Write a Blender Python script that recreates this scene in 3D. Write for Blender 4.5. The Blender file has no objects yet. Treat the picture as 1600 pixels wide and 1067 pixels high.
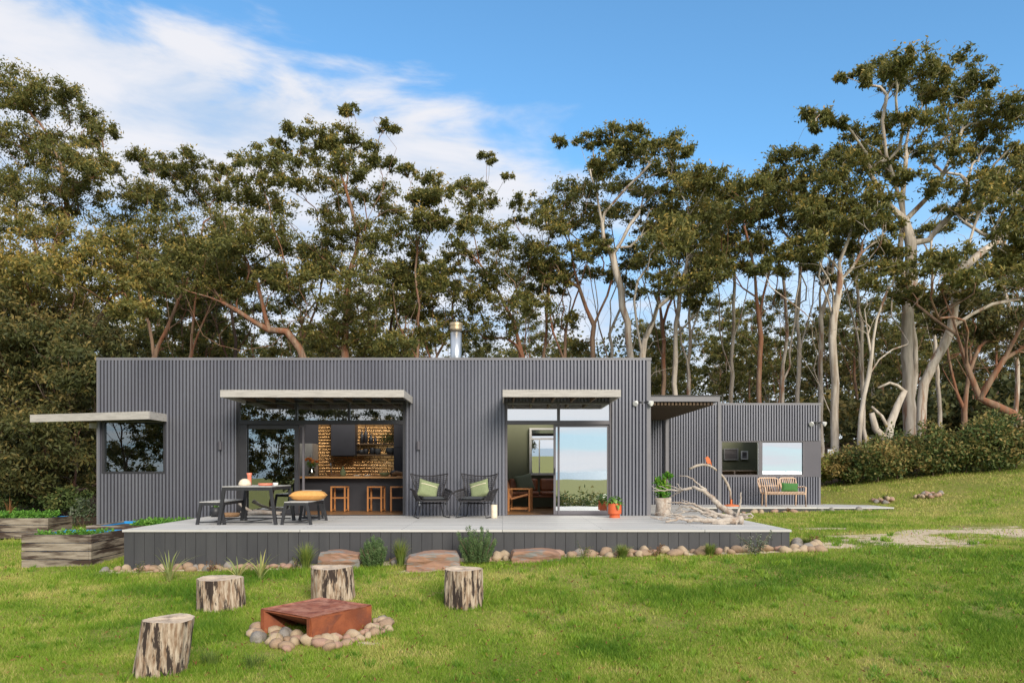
import bpy, math, random
import numpy as np
from mathutils import Vector, Matrix
R = math.radians
random.seed(7)
rng = np.random.default_rng(11)
S = bpy.context.scene
COL = S.collection

# ---------------------------------------------------------------- camera
F = 1140.0; EYE = 1.05; VX = 785.0; HY = 735.0      # focal length in photo pixels, eye height over deck
cam_d = bpy.data.cameras.new("camera"); cam = bpy.data.objects.new("camera", cam_d); COL.objects.link(cam)
cam.location = (0, 0, EYE); cam.rotation_euler = (R(90), 0, 0)
cam_d.sensor_width = 36; cam_d.lens = 36 * F / 1600
cam_d.shift_x = (800 - VX) / 1600; cam_d.shift_y = (HY - 533.5) / 1600
cam_d.clip_start = 0.1; cam_d.clip_end = 60000
S.camera = cam
S.render.resolution_x = 1024; S.render.resolution_y = 682
S.view_settings.view_transform = 'Standard'; S.view_settings.look = 'None'
S.view_settings.exposure = 0.5; S.view_settings.gamma = 1.0; S.view_settings.use_curve_mapping = False

def at(px, py, Y):
    return Vector(((px - VX) * Y / F, Y, EYE + (HY - py) * Y / F))

# ---------------------------------------------------------------- light
SUN_EL, SUN_AZ = 27.0, 157.0          # azimuth clockwise from +Y (the view direction)
W = bpy.data.worlds.new("World"); S.world = W; W.use_nodes = True
nt = W.node_tree; nt.nodes.clear()
def wn(t, **k):
    n = nt.nodes.new(t)
    for a, b in k.items(): setattr(n, a, b)
    return n
def wm(op, a, b=None, c=None, clamp=False):
    n = nt.nodes.new('ShaderNodeMath'); n.operation = op; n.use_clamp = clamp
    for i, v in enumerate((a, b, c)):
        if v is None: continue
        if isinstance(v, (int, float)): n.inputs[i].default_value = v
        else: nt.links.new(v, n.inputs[i])
    return n.outputs[0]
sky = wn('ShaderNodeTexSky', sky_type='NISHITA'); sky.sun_disc = False
sky.sun_elevation = R(SUN_EL); sky.sun_rotation = R(SUN_AZ); sky.altitude = 50; sky.ozone_density = 2.2; sky.air_density = 1.0; sky.dust_density = 0.6
bg1 = wn('ShaderNodeBackground'); bg1.inputs[1].default_value = 0.135
gm = wn('ShaderNodeMix', data_type='RGBA', blend_type='MULTIPLY'); gm.inputs[0].default_value = 1; gm.inputs[7].default_value = (.80, 1.20, 1.32, 1)
nt.links.new(sky.outputs[0], gm.inputs[6]); nt.links.new(gm.outputs[2], bg1.inputs[0])
tc = wn('ShaderNodeTexCoord'); sep = wn('ShaderNodeSeparateXYZ'); nt.links.new(tc.outputs['Generated'], sep.inputs[0])
hz = wm('MAXIMUM', wm('ABSOLUTE', sep.outputs[1]), 0.35)
az_ = wm('DIVIDE', sep.outputs[0], hz); el_ = wm('DIVIDE', sep.outputs[2], hz)
mp = wn('ShaderNodeMapping'); mp.inputs['Scale'].default_value = (2.4, 1.2, 7.5); mp.inputs['Rotation'].default_value = (0, R(-17), 0)
nt.links.new(tc.outputs['Generated'], mp.inputs[0])
nz = wn('ShaderNodeTexNoise'); nz.inputs['Scale'].default_value = 2.3; nz.inputs['Detail'].default_value = 9; nz.inputs['Roughness'].default_value = 0.55; nz.inputs['Distortion'].default_value = 0.3
nt.links.new(mp.outputs[0], nz.inputs['Vector'])
azc = wm('MAXIMUM', wm('MINIMUM', az_, 1.0), -1.0)
line = wm('SUBTRACT', 0.505, wm('MULTIPLY', azc, 0.33))
d_ = wm('SUBTRACT', line, el_)
d_ = wm('ADD', d_, wm('MULTIPLY', wm('SUBTRACT', nz.outputs['Fac'], 0.52), 0.30))
soft = wm('ADD', 0.085, wm('MULTIPLY', wm('MAXIMUM', wm('ADD', azc, 0.05), 0.0), 0.55))
m_ = wm('DIVIDE', d_, soft, clamp=True)
m_ = wm('MULTIPLY', m_, wm('SUBTRACT', 1.0, wm('MULTIPLY', wm('SUBTRACT', 0.55, nz.outputs['Fac'], clamp=True), 1.0)))
ms = wn('ShaderNodeMapRange', interpolation_type='SMOOTHSTEP'); nt.links.new(m_, ms.inputs[0]); ms.inputs[4].default_value = 0.93
def sm(x, a, b):
    q = wn('ShaderNodeMapRange', interpolation_type='SMOOTHSTEP'); nt.links.new(x, q.inputs[0]); q.inputs[1].default_value = a; q.inputs[2].default_value = b; return q.outputs[0]
mp2 = wn('ShaderNodeMapping'); mp2.inputs['Scale'].default_value = (1.4, 1.4, 17.0); mp2.inputs['Location'].default_value = (3.3, 1.2, 0.4); nt.links.new(tc.outputs['Generated'], mp2.inputs[0])
nz2 = wn('ShaderNodeTexNoise'); nz2.inputs['Scale'].default_value = 1.9; nz2.inputs['Detail'].default_value = 7; nz2.inputs['Roughness'].default_value = .55; nt.links.new(mp2.outputs[0], nz2.inputs['Vector'])
rear = wm('ADD', .9, wm('MULTIPLY', .1, sm(nz2.outputs['Fac'], .38, .58)))
front = wm('MULTIPLY', sm(sep.outputs[1], -.1, .25), wm('SUBTRACT', 1.0, sm(el_, .80, 1.15)))
mlow = wm('MULTIPLY', wm('SUBTRACT', 1.0, sm(el_, .12, .45)), .9)
msf = wm('MAXIMUM', ms.outputs[0], mlow)
msk = wm('ADD', wm('MULTIPLY', msf, front), wm('MULTIPLY', rear, wm('SUBTRACT', 1.0, front)))
cc = wn('ShaderNodeMix', data_type='RGBA'); nt.links.new(wm('ADD', wm('MULTIPLY', sm(nz2.outputs['Fac'], .36, .60), wm('SUBTRACT', 1.0, front)), wm('MULTIPLY', sm(nz.outputs['Fac'], .25, .62), front)), cc.inputs[0]); cc.inputs[6].default_value = (.50, .64, .84, 1); cc.inputs[7].default_value = (.92, .91, .94, 1)
bg2 = wn('ShaderNodeBackground'); nt.links.new(cc.outputs[2], bg2.inputs[0]); bg2.inputs[1].default_value = 0.70
mx = wn('ShaderNodeMixShader'); nt.links.new(msk, mx.inputs[0]); nt.links.new(bg1.outputs[0], mx.inputs[1]); nt.links.new(bg2.outputs[0], mx.inputs[2])
wo = wn('ShaderNodeOutputWorld'); nt.links.new(mx.outputs[0], wo.inputs[0])

sl = bpy.data.lights.new("sun", 'SUN'); sl.energy = 2.7; sl.angle = R(26); sl.color = (1.0, 0.91, 0.77)
so = bpy.data.objects.new("sun", sl); COL.objects.link(so)
sd = Vector((math.sin(R(SUN_AZ)) * math.cos(R(SUN_EL)), math.cos(R(SUN_AZ)) * math.cos(R(SUN_EL)), math.sin(R(SUN_EL))))
so.rotation_euler = sd.to_track_quat('Z', 'Y').to_euler(); so.location = (10, -20, 20)

# ---------------------------------------------------------------- helpers
def empty(name, label, cat, loc=(0, 0, 0), group=None, rz=0):
    o = bpy.data.objects.new(name, None); COL.objects.link(o); o.location = loc; o.rotation_euler = (0, 0, rz)
    o.empty_display_size = 0.1
    o["label"] = label; o["category"] = cat
    if group: o["group"] = group
    return o
def tag(o, label, cat, group=None):
    o["label"] = label; o["category"] = cat
    if group: o["group"] = group
    return o
def copy_tree(o, parent=None):
    c = o.copy(); COL.objects.link(c)
    if parent is not None: c.parent = parent; c.matrix_parent_inverse = o.matrix_parent_inverse.copy()
    for ch in list(o.children): copy_tree(ch, c)
    return c
class MB:
    def __init__(s): s.v = []; s.f = []
    def add(s, vs, fs):
        b = len(s.v); s.v += [tuple(v) for v in vs]; s.f += [tuple(b + i for i in f) for f in fs]
        return s
    def box(s, x0, x1, y0, y1, z0, z1, M=None):
        vs = [Vector(p) for p in ((x0,y0,z0),(x1,y0,z0),(x1,y1,z0),(x0,y1,z0),(x0,y0,z1),(x1,y0,z1),(x1,y1,z1),(x0,y1,z1))]
        if M is not None: vs = [M @ v for v in vs]
        return s.add(vs, [(0,3,2,1),(4,5,6,7),(0,1,5,4),(1,2,6,5),(2,3,7,6),(3,0,4,7)])
    def tube(s, pts, rad, n=8, cap=True, flat=1.0):
        pts = [Vector(p) for p in pts]
        if not isinstance(rad, (list, tuple)): rad = [rad] * len(pts)
        d0 = (pts[-1] - pts[0]); ref = Vector((0, 0, 1)) if abs(d0.normalized().z if d0.length > 1e-6 else 0) < 0.8 else Vector((0, 1, 0))
        vs = []
        for i, p in enumerate(pts):
            t = (pts[min(i + 1, len(pts) - 1)] - pts[max(i - 1, 0)])
            t = t.normalized() if t.length > 1e-9 else Vector((0, 0, 1))
            a = t.cross(ref)
            if a.length < 1e-3: a = t.cross(Vector((1, 0, 0)))
            a.normalize(); b = t.cross(a).normalized()
            for k in range(n):
                an = 2 * math.pi * k / n
                vs.append(p + (a * math.cos(an) + b * math.sin(an) * flat) * rad[i])
        fs = []
        for i in range(len(pts) - 1):
            for k in range(n):
                fs.append((i*n+k, i*n+(k+1) % n, (i+1)*n+(k+1) % n, (i+1)*n+k))
        if cap: fs.append(tuple(range(n-1, -1, -1))); fs.append(tuple((len(pts)-1)*n + k for k in range(n)))
        return s.add(vs, fs)
    def bar(s, p, q, w, h=None):       # square bar
        p = Vector(p); q = Vector(q); h = h or w
        t = (q - p).normalized(); a = t.cross(Vector((0, 0, 1)))
        if a.length < 0.05: a = t.cross(Vector((0, 1, 0)))
        a.normalize(); b = t.cross(a).normalized()
        vs = [c + a * sx * w / 2 + b * sy * h / 2 for c in (p, q) for sx, sy in ((-1,-1),(1,-1),(1,1),(-1,1))]
        return s.add(vs, [(3,2,1,0),(4,5,6,7),(0,1,5,4),(1,2,6,5),(2,3,7,6),(3,0,4,7)])
    def lathe(s, prof, c=(0, 0, 0), n=20, wob=0.0):
        vs = []; c = Vector(c)
        for r, z in prof:
            for k in range(n):
                a = 2 * math.pi * k / n
                rr = r * (1 + (wob * math.sin(3 * a + z * 9) if wob else 0))
                vs.append(c + Vector((rr * math.cos(a), rr * math.sin(a), z)))
        fs = [(i*n+k, i*n+(k+1) % n, (i+1)*n+(k+1) % n, (i+1)*n+k) for i in range(len(prof)-1) for k in range(n)]
        fs.append(tuple(range(n-1, -1, -1))); fs.append(tuple((len(prof)-1)*n + k for k in range(n)))
        return s.add(vs, fs)
    def grid(s, fn, nu, nv):
        vs = [fn(i / nu, j / nv) for j in range(nv + 1) for i in range(nu + 1)]
        return s.add(vs, [(j*(nu+1)+i, j*(nu+1)+i+1, (j+1)*(nu+1)+i+1, (j+1)*(nu+1)+i) for j in range(nv) for i in range(nu)])
    def build(s, name, mat, parent=None, smooth=False, bevel=0, sub=0, loc=None):
        me = bpy.data.meshes.new(name); me.from_pydata(s.v, [], s.f); me.update()
        if smooth: me.polygons.foreach_set('use_smooth', [True] * len(me.polygons))
        if mat: me.materials.append(mat)
        o = bpy.data.objects.new(name, me); COL.objects.link(o)
        if parent is not None:
            o.parent = parent
        if loc is not None: o.location = loc
        if bevel:
            m = o.modifiers.new('b', 'BEVEL'); m.width = bevel; m.segments = 2; m.limit_method = 'ANGLE'; m.angle_limit = R(40)
        if sub:
            m = o.modifiers.new('s', 'SUBSURF'); m.levels = sub; m.render_levels = sub
        return o
def npmesh(name, V, k, mat, parent=None, tint=None, smooth=False):
    """V: (n*k,3) verts forming n separate k-gons"""
    n = len(V) // k
    me = bpy.data.meshes.new(name)
    me.vertices.add(len(V)); me.vertices.foreach_set('co', V.astype(np.float32).ravel())
    me.loops.add(n * k); me.loops.foreach_set('vertex_index', np.arange(n * k, dtype=np.int32))
    me.polygons.add(n); me.polygons.foreach_set('loop_start', np.arange(0, n * k, k, dtype=np.int32))
    me.polygons.foreach_set('loop_total', np.full(n, k, dtype=np.int32))
    if smooth: me.polygons.foreach_set('use_smooth', np.ones(n, dtype=bool))
    me.update(calc_edges=True)
    if tint is not None:
        a = me.attributes.new('tint', 'FLOAT', 'FACE'); a.data.foreach_set('value', tint.astype(np.float32))
    me.materials.append(mat)
    o = bpy.data.objects.new(name, me); COL.objects.link(o)
    if parent is not None: o.parent = parent
    return o

# ---------------------------------------------------------------- materials
def mat(name, c1, c2=None, rough=0.6, metal=0.0, scale=6.0, stretch=(1, 1, 1), bump=0.0, bscale=None, spec=0.5, lo=0.35, hi=0.65, detail=6, coords='Object', c3=None, s3=3.0, lo3=.55, hi3=.62, emit=None):
    m = bpy.data.materials.new(name); m.use_nodes = True; t = m.node_tree; b = t.nodes['Principled BSDF']
    b.inputs['Roughness'].default_value = rough; b.inputs['Metallic'].default_value = metal
    b.inputs['Specular IOR Level'].default_value = spec
    b.inputs['Base Color'].default_value = (*c1, 1)
    co = t.nodes.new('ShaderNodeTexCoord'); mpn = t.nodes.new('ShaderNodeMapping'); mpn.inputs['Scale'].default_value = stretch
    oi = t.nodes.new('ShaderNodeObjectInfo'); vm = t.nodes.new('ShaderNodeVectorMath'); vm.operation = 'MULTIPLY_ADD'; vm.inputs[1].default_value = (1, 1, 1)
    sc_ = t.nodes.new('ShaderNodeMath'); sc_.operation = 'MULTIPLY'; sc_.inputs[1].default_value = 37.0; t.links.new(oi.outputs['Random'], sc_.inputs[0])
    t.links.new(co.outputs[coords], vm.inputs[0]); t.links.new(sc_.outputs[0], vm.inputs[2]); t.links.new(vm.outputs[0], mpn.inputs[0])
    if c2 is not None:
        n = t.nodes.new('ShaderNodeTexNoise'); n.inputs['Scale'].default_value = scale; n.inputs['Detail'].default_value = detail; n.inputs['Roughness'].default_value = 0.6
        t.links.new(mpn.outputs[0], n.inputs['Vector'])
        r = t.nodes.new('ShaderNodeMapRange'); r.inputs[1].default_value = lo; r.inputs[2].default_value = hi; t.links.new(n.outputs['Fac'], r.inputs[0])
        mx = t.nodes.new('ShaderNodeMix'); mx.data_type = 'RGBA'; mx.inputs[6].default_value = (*c1, 1); mx.inputs[7].default_value = (*c2, 1)
        t.links.new(r.outputs[0], mx.inputs[0]); out = mx.outputs[2]
        if c3 is not None:
            n3 = t.nodes.new('ShaderNodeTexNoise'); n3.inputs['Scale'].default_value = s3; n3.inputs['Detail'].default_value = 8; n3.inputs['Roughness'].default_value = 0.65
            t.links.new(mpn.outputs[0], n3.inputs['Vector'])
            r3 = t.nodes.new('ShaderNodeMapRange'); r3.inputs[1].default_value = lo3; r3.inputs[2].default_value = hi3; t.links.new(n3.outputs['Fac'], r3.inputs[0])
            m3 = t.nodes.new('ShaderNodeMix'); m3.data_type = 'RGBA'; t.links.new(r3.outputs[0], m3.inputs[0]); t.links.new(out, m3.inputs[6]); m3.inputs[7].default_value = (*c3, 1)
            out = m3.outputs[2]
        t.links.new(out, b.inputs['Base Color'])
    if bump:
        n2 = t.nodes.new('ShaderNodeTexNoise'); n2.inputs['Scale'].default_value = bscale or scale * 2; n2.inputs['Detail'].default_value = 6
        t.links.new(mpn.outputs[0], n2.inputs['Vector'])
        bp = t.nodes.new('ShaderNodeBump'); bp.inputs['Strength'].default_value = bump; bp.inputs['Distance'].default_value = 0.02
        t.links.new(n2.outputs['Fac'], bp.inputs['Height']); t.links.new(bp.outputs[0], b.inputs['Normal'])
    return m
M = {}
M['steel'] = mat('grey_painted_steel', (.15, .153, .185), (.20, .205, .24), rough=.34, metal=.3, scale=.9, stretch=(1, 1, .25), bump=.04, bscale=3)
M['trim'] = mat('grey_trim', (.165, .162, .18), (.19, .186, .205), rough=.4, scale=2)
M['panel'] = mat('flat_panel', (.082, .078, .095), (.095, .09, .108), rough=.5, scale=2)
M['frame'] = mat('dark_aluminium', (.028, .028, .034), (.038, .038, .044), rough=.35, scale=3)
M['frame2'] = mat('grey_aluminium', (.12, .112, .128), (.135, .127, .142), rough=.4, scale=3)
M['fascia'] = mat('weathered_fascia', (.47, .445, .42), (.32, .30, .28), rough=.8, scale=5, stretch=(.6, 1, 6), bump=.2, lo=.45, hi=.75)
M['soffit'] = mat('brown_soffit', (.09, .06, .04), (.13, .085, .05), rough=.8, scale=4, stretch=(.3, 4, 1))
M['skirt'] = mat('deck_skirt', (.045, .046, .052), (.062, .063, .068), rough=.6, scale=1.2, stretch=(3, 1, .6), bump=.05)
M['black'] = mat('black_powdercoat', (.022, .023, .028), (.03, .031, .036), rough=.45, scale=5)
M['benchtop'] = mat('pale_grey_slats', (.42, .41, .40), (.5, .49, .47), rough=.7, scale=4)
M['timber'] = mat('orange_timber', (.42, .17, .055), (.60, .27, .09), rough=.5, scale=3, stretch=(1, 1, .15))
M['counter'] = mat('timber_counter', (.52, .27, .10), (.65, .36, .15), rough=.4, scale=3, stretch=(.3, 3, 3))
M['floor'] = mat('timber_floor', (.27, .135, .055), (.36, .19, .08), rough=.35, scale=3, stretch=(.3, 5, 1))
M['charcoal'] = mat('charcoal_cabinet', (.028, .029, .038), (.034, .035, .045), rough=.5, scale=2)
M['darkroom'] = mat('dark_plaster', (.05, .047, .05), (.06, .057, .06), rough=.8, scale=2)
M['olive'] = mat('olive_plaster', (.20, .21, .13), (.22, .23, .145), rough=.8, scale=2)
M['leather'] = mat('tan_leather', (.24, .075, .03), (.36, .13, .05), rough=.4, scale=6, bump=.15)
M['sage'] = mat('sage_fabric', (.20, .24, .12), (.26, .30, .16), rough=.9, scale=30, bump=.1, bscale=150)
M['sagedark'] = mat('grey_green_fabric', (.15, .17, .11), (.19, .21, .14), rough=.9, scale=30)
M['green'] = mat('green_fabric', (.05, .16, .04), (.07, .20, .055), rough=.9, scale=30, bump=.1, bscale=150)
M['orange'] = mat('ochre_fabric', (.62, .30, .08), (.70, .37, .12), rough=.9, scale=20, bump=.1, bscale=150)
M['padfab'] = mat('charcoal_fabric', (.045, .05, .055), (.06, .065, .07), rough=.9, scale=30)
M['wicker'] = mat('black_wicker', (.025, .023, .026), (.04, .037, .04), rough=.6, scale=30)
M['rattan'] = mat('pale_rattan', (.66, .45, .31), (.76, .55, .40), rough=.5, scale=12)
M['coral'] = mat('coral_glaze', (.72, .20, .12), (.78, .25, .16), rough=.35, scale=6)
M['cream'] = mat('cream_ceramic', (.72, .60, .44), (.80, .70, .55), rough=.6, scale=20)
M['white'] = mat('white_paint', (.75, .74, .70), (.8, .79, .76), rough=.5, scale=5)
M['terracotta'] = mat('orange_pot', (.62, .105, .03), (.68, .14, .045), rough=.5, scale=4)
M['galv'] = mat('galvanised_steel', (.55, .58, .62), (.68, .70, .73), rough=.32, metal=.9, scale=3, stretch=(4, 4, .3))
M['brass'] = mat('warm_steel', (.5, .38, .24), (.6, .47, .3), rough=.35, metal=.8, scale=3)
M['rust'] = mat('rusted_steel', (.20, .052, .02), (.33, .095, .036), rough=.75, scale=5, bump=.15, bscale=40, c3=(.13, .045, .03), s3=4, lo3=.5, hi3=.75)
M['rustpink'] = mat('rusted_plate', (.30, .085, .04), (.46, .22, .15), rough=.6, scale=5, bump=.2, bscale=25, c3=(.20, .055, .03), s3=7, lo3=.48, hi3=.62)
M['bird'] = mat('bright_rust', (.66, .16, .05), (.72, .22, .08), rough=.7, scale=8)
M['blue'] = mat('blue_liner', (.02, .25, .62), (.03, .32, .72), rough=.35, scale=5)
M['soil'] = mat('dark_soil', (.05, .035, .022), (.09, .065, .04), rough=1, scale=12, bump=.5)
M['sleeper'] = mat('weathered_sleeper', (.24, .195, .15), (.36, .31, .25), rough=.9, scale=3, stretch=(1, 1, 9), bump=.35, bscale=8, c3=(.05, .03, .022), s3=1.0, lo3=.44, hi3=.58)
M['drift'] = mat('driftwood', (.36, .30, .25), (.55, .49, .42), rough=.85, scale=8, stretch=(2, 2, 2), bump=.4, bscale=25, c3=(.30, .21, .15), s3=2.2, lo3=.52, hi3=.66)
M['stumpbark'] = mat('stump_bark', (.54, .44, .34), (.25, .16, .10), rough=.9, scale=9, detail=12, stretch=(3.4, 3.4, .55), bump=1.0, bscale=12, lo=.40, hi=.60, c3=(.045, .03, .024), s3=4.2, lo3=.52, hi3=.56)
M['stumptop'] = mat('stump_top', (.42, .33, .25), (.56, .46, .36), rough=.9, scale=9, bump=.3, c3=(.2, .13, .09), s3=6, lo3=.55, hi3=.7)
M['stoneA'] = mat('tan_stone', (.29, .195, .125), (.39, .27, .18), rough=.75, scale=7, bump=.15, bscale=30)
M['stoneB'] = mat('pink_stone', (.33, .195, .14), (.42, .27, .20), rough=.75, scale=7, bump=.15, bscale=30)
M['stoneC'] = mat('grey_stone', (.20, .18, .16), (.29, .26, .23), rough=.75, scale=7, bump=.15, bscale=30)
M['stoneD'] = mat('cream_stone', (.38, .28, .18), (.46, .36, .25), rough=.75, scale=7, bump=.15, bscale=30)
M['slate'] = mat('red_brown_slate', (.24, .14, .10), (.36, .20, .13), rough=.8, scale=3, stretch=(1, 1, 5), bump=.5, bscale=7, c3=(.23, .22, .21), s3=2.5, lo3=.5, hi3=.58)
M['planttrunk'] = mat('plant_stem', (.14, .10, .06), (.2, .15, .1), rough=.9)
M['sea'] = mat('sea_water', (.10, .22, .30), (.13, .26, .34), rough=.25, scale=.001)
M['post'] = mat('pale_post', (.55, .48, .36), (.62, .55, .43), rough=.9, scale=10)
M['flower'] = mat('orange_petals', (.70, .16, .03), (.75, .3, .05), rough=.7, scale=20)
M['lampglass'] = mat('lamp_lens', (.8, .8, .78), rough=.2)
M['basket'] = mat('brown_basket', (.22, .12, .06), (.34, .2, .1), rough=.8, scale=40)
M['print'] = mat('faded_print', (.10, .09, .09), (.22, .2, .2), rough=.5, scale=3, stretch=(.6, 1, 3))
M['mount'] = mat('grey_frame', (.28, .28, .27), (.33, .33, .32), rough=.5)

def bark(name, pale, dark, red, sc=1.0, a3=.47, b3=.55):
    return mat(name, pale, dark, rough=.9, scale=2.2 * sc, stretch=(2.4, 2.4, .3), bump=.6, bscale=7, lo=.40, hi=.62, c3=red, s3=1.1, lo3=a3, hi3=b3)
M['bark_pale'] = bark('pale_gum_bark', (.60, .53, .45), (.33, .27, .21), (.30, .17, .11), a3=.56, b3=.62)
M['bark_mid'] = bark('brown_gum_bark', (.30, .195, .13), (.13, .08, .055), (.25, .11, .06))
M['bark_dark'] = bark('dark_bark', (.12, .085, .065), (.07, .05, .04), (.13, .06, .04))

def leafmat(name, dark, mid, tip, transl=.25, rough=.6):
    m = bpy.data.materials.new(name); m.use_nodes = True; t = m.node_tree; t.nodes.clear()
    at_ = t.nodes.new('ShaderNodeAttribute'); at_.attribute_name = 'tint'
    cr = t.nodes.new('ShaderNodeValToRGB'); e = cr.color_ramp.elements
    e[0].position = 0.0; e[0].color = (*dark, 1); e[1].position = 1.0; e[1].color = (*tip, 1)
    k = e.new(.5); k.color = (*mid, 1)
    t.links.new(at_.outputs['Fac'], cr.inputs[0])
    p = t.nodes.new('ShaderNodeBsdfPrincipled'); p.inputs['Roughness'].default_value = rough; p.inputs['Specular IOR Level'].default_value = .3
    tr = t.nodes.new('ShaderNodeBsdfTranslucent'); mx = t.nodes.new('ShaderNodeMixShader'); mx.inputs[0].default_value = transl
    t.links.new(cr.outputs[0], p.inputs['Base Color']); t.links.new(cr.outputs[0], tr.inputs[0])
    t.links.new(p.outputs[0], mx.inputs[1]); t.links.new(tr.outputs[0], mx.inputs[2])
    o = t.nodes.new('ShaderNodeOutputMaterial'); t.links.new(mx.outputs[0], o.inputs[0])
    return m
M['gumleaf'] = leafmat('gum_leaves', (.06, .08, .024), (.20, .20, .056), (.58, .38, .09), transl=.38, rough=.5)
M['darkleaf'] = leafmat('dark_leaves', (.03, .04, .014), (.09, .10, .032), (.28, .20, .06))
M['shrubleaf'] = leafmat('shrub_leaves', (.04, .07, .022), (.12, .17, .05), (.36, .26, .09))
M['lettuce'] = leafmat('bright_greens', (.05, .15, .02), (.10, .26, .03), (.22, .42, .07))
M['tussock'] = leafmat('tussock_blades', (.07, .12, .025), (.17, .24, .045), (.42, .38, .10))
M['flax'] = leafmat('pale_strap_leaves', (.16, .22, .07), (.34, .38, .13), (.52, .45, .16))
M['rosemary'] = leafmat('grey_green_needles', (.05, .10, .03), (.12, .20, .07), (.24, .32, .13))
M['greygreen'] = leafmat('grey_green_leaves', (.06, .09, .05), (.14, .18, .10), (.45, .45, .38))
M['redleaf'] = leafmat('russet_leaves', (.12, .05, .02), (.22, .10, .04), (.32, .2, .06))
M['potleaf'] = leafmat('glossy_leaves', (.04, .11, .02), (.13, .27, .05), (.38, .55, .18), rough=.35)
M['fern'] = leafmat('bright_cycad', (.03, .12, .015), (.08, .24, .02), (.22, .38, .03))

def glassmat(name, refl, tint=(.55, .6, .58)):
    m = bpy.data.materials.new(name); m.use_nodes = True; t = m.node_tree; t.nodes.clear()
    g = t.nodes.new('ShaderNodeBsdfGlossy'); g.inputs['Roughness'].default_value = 0.0; g.inputs[0].default_value = (.93, .98, 1, 1)
    n = t.nodes.new('ShaderNodeTexNoise'); n.inputs['Scale'].default_value = 1.3; n.inputs['Detail'].default_value = 1
    co = t.nodes.new('ShaderNodeTexCoord'); t.links.new(co.outputs['Object'], n.inputs['Vector'])
    bp = t.nodes.new('ShaderNodeBump'); bp.inputs['Strength'].default_value = .05; bp.inputs['Distance'].default_value = .02
    t.links.new(n.outputs['Fac'], bp.inputs['Height']); t.links.new(bp.outputs[0], g.inputs['Normal'])
    tr = t.nodes.new('ShaderNodeBsdfTransparent'); tr.inputs[0].default_value = (*tint, 1)
    mx = t.nodes.new('ShaderNodeMixShader'); mx.inputs[0].default_value = refl
    t.links.new(tr.outputs[0], mx.inputs[1]); t.links.new(g.outputs[0], mx.inputs[2])
    o = t.nodes.new('ShaderNodeOutputMaterial'); t.links.new(mx.outputs[0], o.inputs[0])
    return m
M['glass'] = glassmat('clear_glass', .22)
M['glassmid'] = glassmat('tinted_glass', .42, (.4, .42, .4))
M['mirror'] = mat('mirror', (.85, .88, .9), rough=.0, metal=1)
M['glasshi'] = glassmat('mirror_glass', .84, (.5, .5, .5))

# gold tiles
def tilemat():
    m = bpy.data.materials.new('gold_tiles'); m.use_nodes = True; t = m.node_tree; b = t.nodes['Principled BSDF']
    co = t.nodes.new('ShaderNodeTexCoord'); mpn = t.nodes.new('ShaderNodeMapping'); mpn.inputs['Rotation'].default_value = (R(90), 0, 0)
    t.links.new(co.outputs['Object'], mpn.inputs[0])
    br = t.nodes.new('ShaderNodeTexBrick'); br.inputs['Scale'].default_value = 1; br.inputs['Brick Width'].default_value = .27; br.inputs['Row Height'].default_value = .095
    br.inputs['Mortar Size'].default_value = .011; br.inputs['Mortar Smooth'].default_value = .6
    br.inputs['Color1'].default_value = (.92, .55, .25, 1); br.inputs['Color2'].default_value = (.74, .42, .17, 1); br.inputs['Mortar'].default_value = (.06, .03, .015, 1)
    t.links.new(mpn.outputs[0], br.inputs['Vector']); t.links.new(br.outputs['Color'], b.inputs['Base Color'])
    b.inputs['Metallic'].default_value = .8; b.inputs['Roughness'].default_value = .18
    n = t.nodes.new('ShaderNodeTexNoise'); n.inputs['Scale'].default_value = 4; t.links.new(mpn.outputs[0], n.inputs['Vector'])
    sb = t.nodes.new('ShaderNodeMath'); sb.operation = 'SUBTRACT'; t.links.new(n.outputs['Fac'], sb.inputs[0]); t.links.new(br.outputs['Fac'], sb.inputs[1])
    bp = t.nodes.new('ShaderNodeBump'); bp.inputs['Strength'].default_value = .4; bp.inputs['Distance'].default_value = .015
    t.links.new(sb.outputs[0], bp.inputs['Height']); t.links.new(bp.outputs[0], b.inputs['Normal'])
    return m
M['tiles'] = tilemat()
def deckmat():
    m = bpy.data.materials.new('grey_deck_boards'); m.use_nodes = True; t = m.node_tree; b = t.nodes['Principled BSDF']
    co = t.nodes.new('ShaderNodeTexCoord')
    br = t.nodes.new('ShaderNodeTexBrick'); br.inputs['Scale'].default_value = 1; br.inputs['Brick Width'].default_value = 3.6; br.inputs['Row Height'].default_value = .14
    br.inputs['Mortar Size'].default_value = .007; br.inputs['Color1'].default_value = (.54, .53, .51, 1); br.inputs['Color2'].default_value = (.68, .66, .63, 1); br.inputs['Mortar'].default_value = (.2, .2, .2, 1)
    t.links.new(co.outputs['Object'], br.inputs['Vector'])
    n = t.nodes.new('ShaderNodeTexNoise'); n.inputs['Scale'].default_value = 1.3; n.inputs['Detail'].default_value = 7
    t.links.new(co.outputs['Object'], n.inputs['Vector'])
    mx = t.nodes.new('ShaderNodeMix'); mx.data_type = 'RGBA'; mx.blend_type = 'MULTIPLY'; mx.inputs[0].default_value = 1
    cr = t.nodes.new('ShaderNodeMapRange'); cr.inputs[3].default_value = .84; cr.inputs[4].default_value = 1.1; t.links.new(n.outputs['Fac'], cr.inputs[0])
    t.links.new(br.outputs['Color'], mx.inputs[6]); t.links.new(cr.outputs[0], mx.inputs[7]); t.links.new(mx.outputs[2], b.inputs['Base Color'])
    b.inputs['Roughness'].default_value = .6
    return m
M['deck'] = deckmat()

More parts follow.
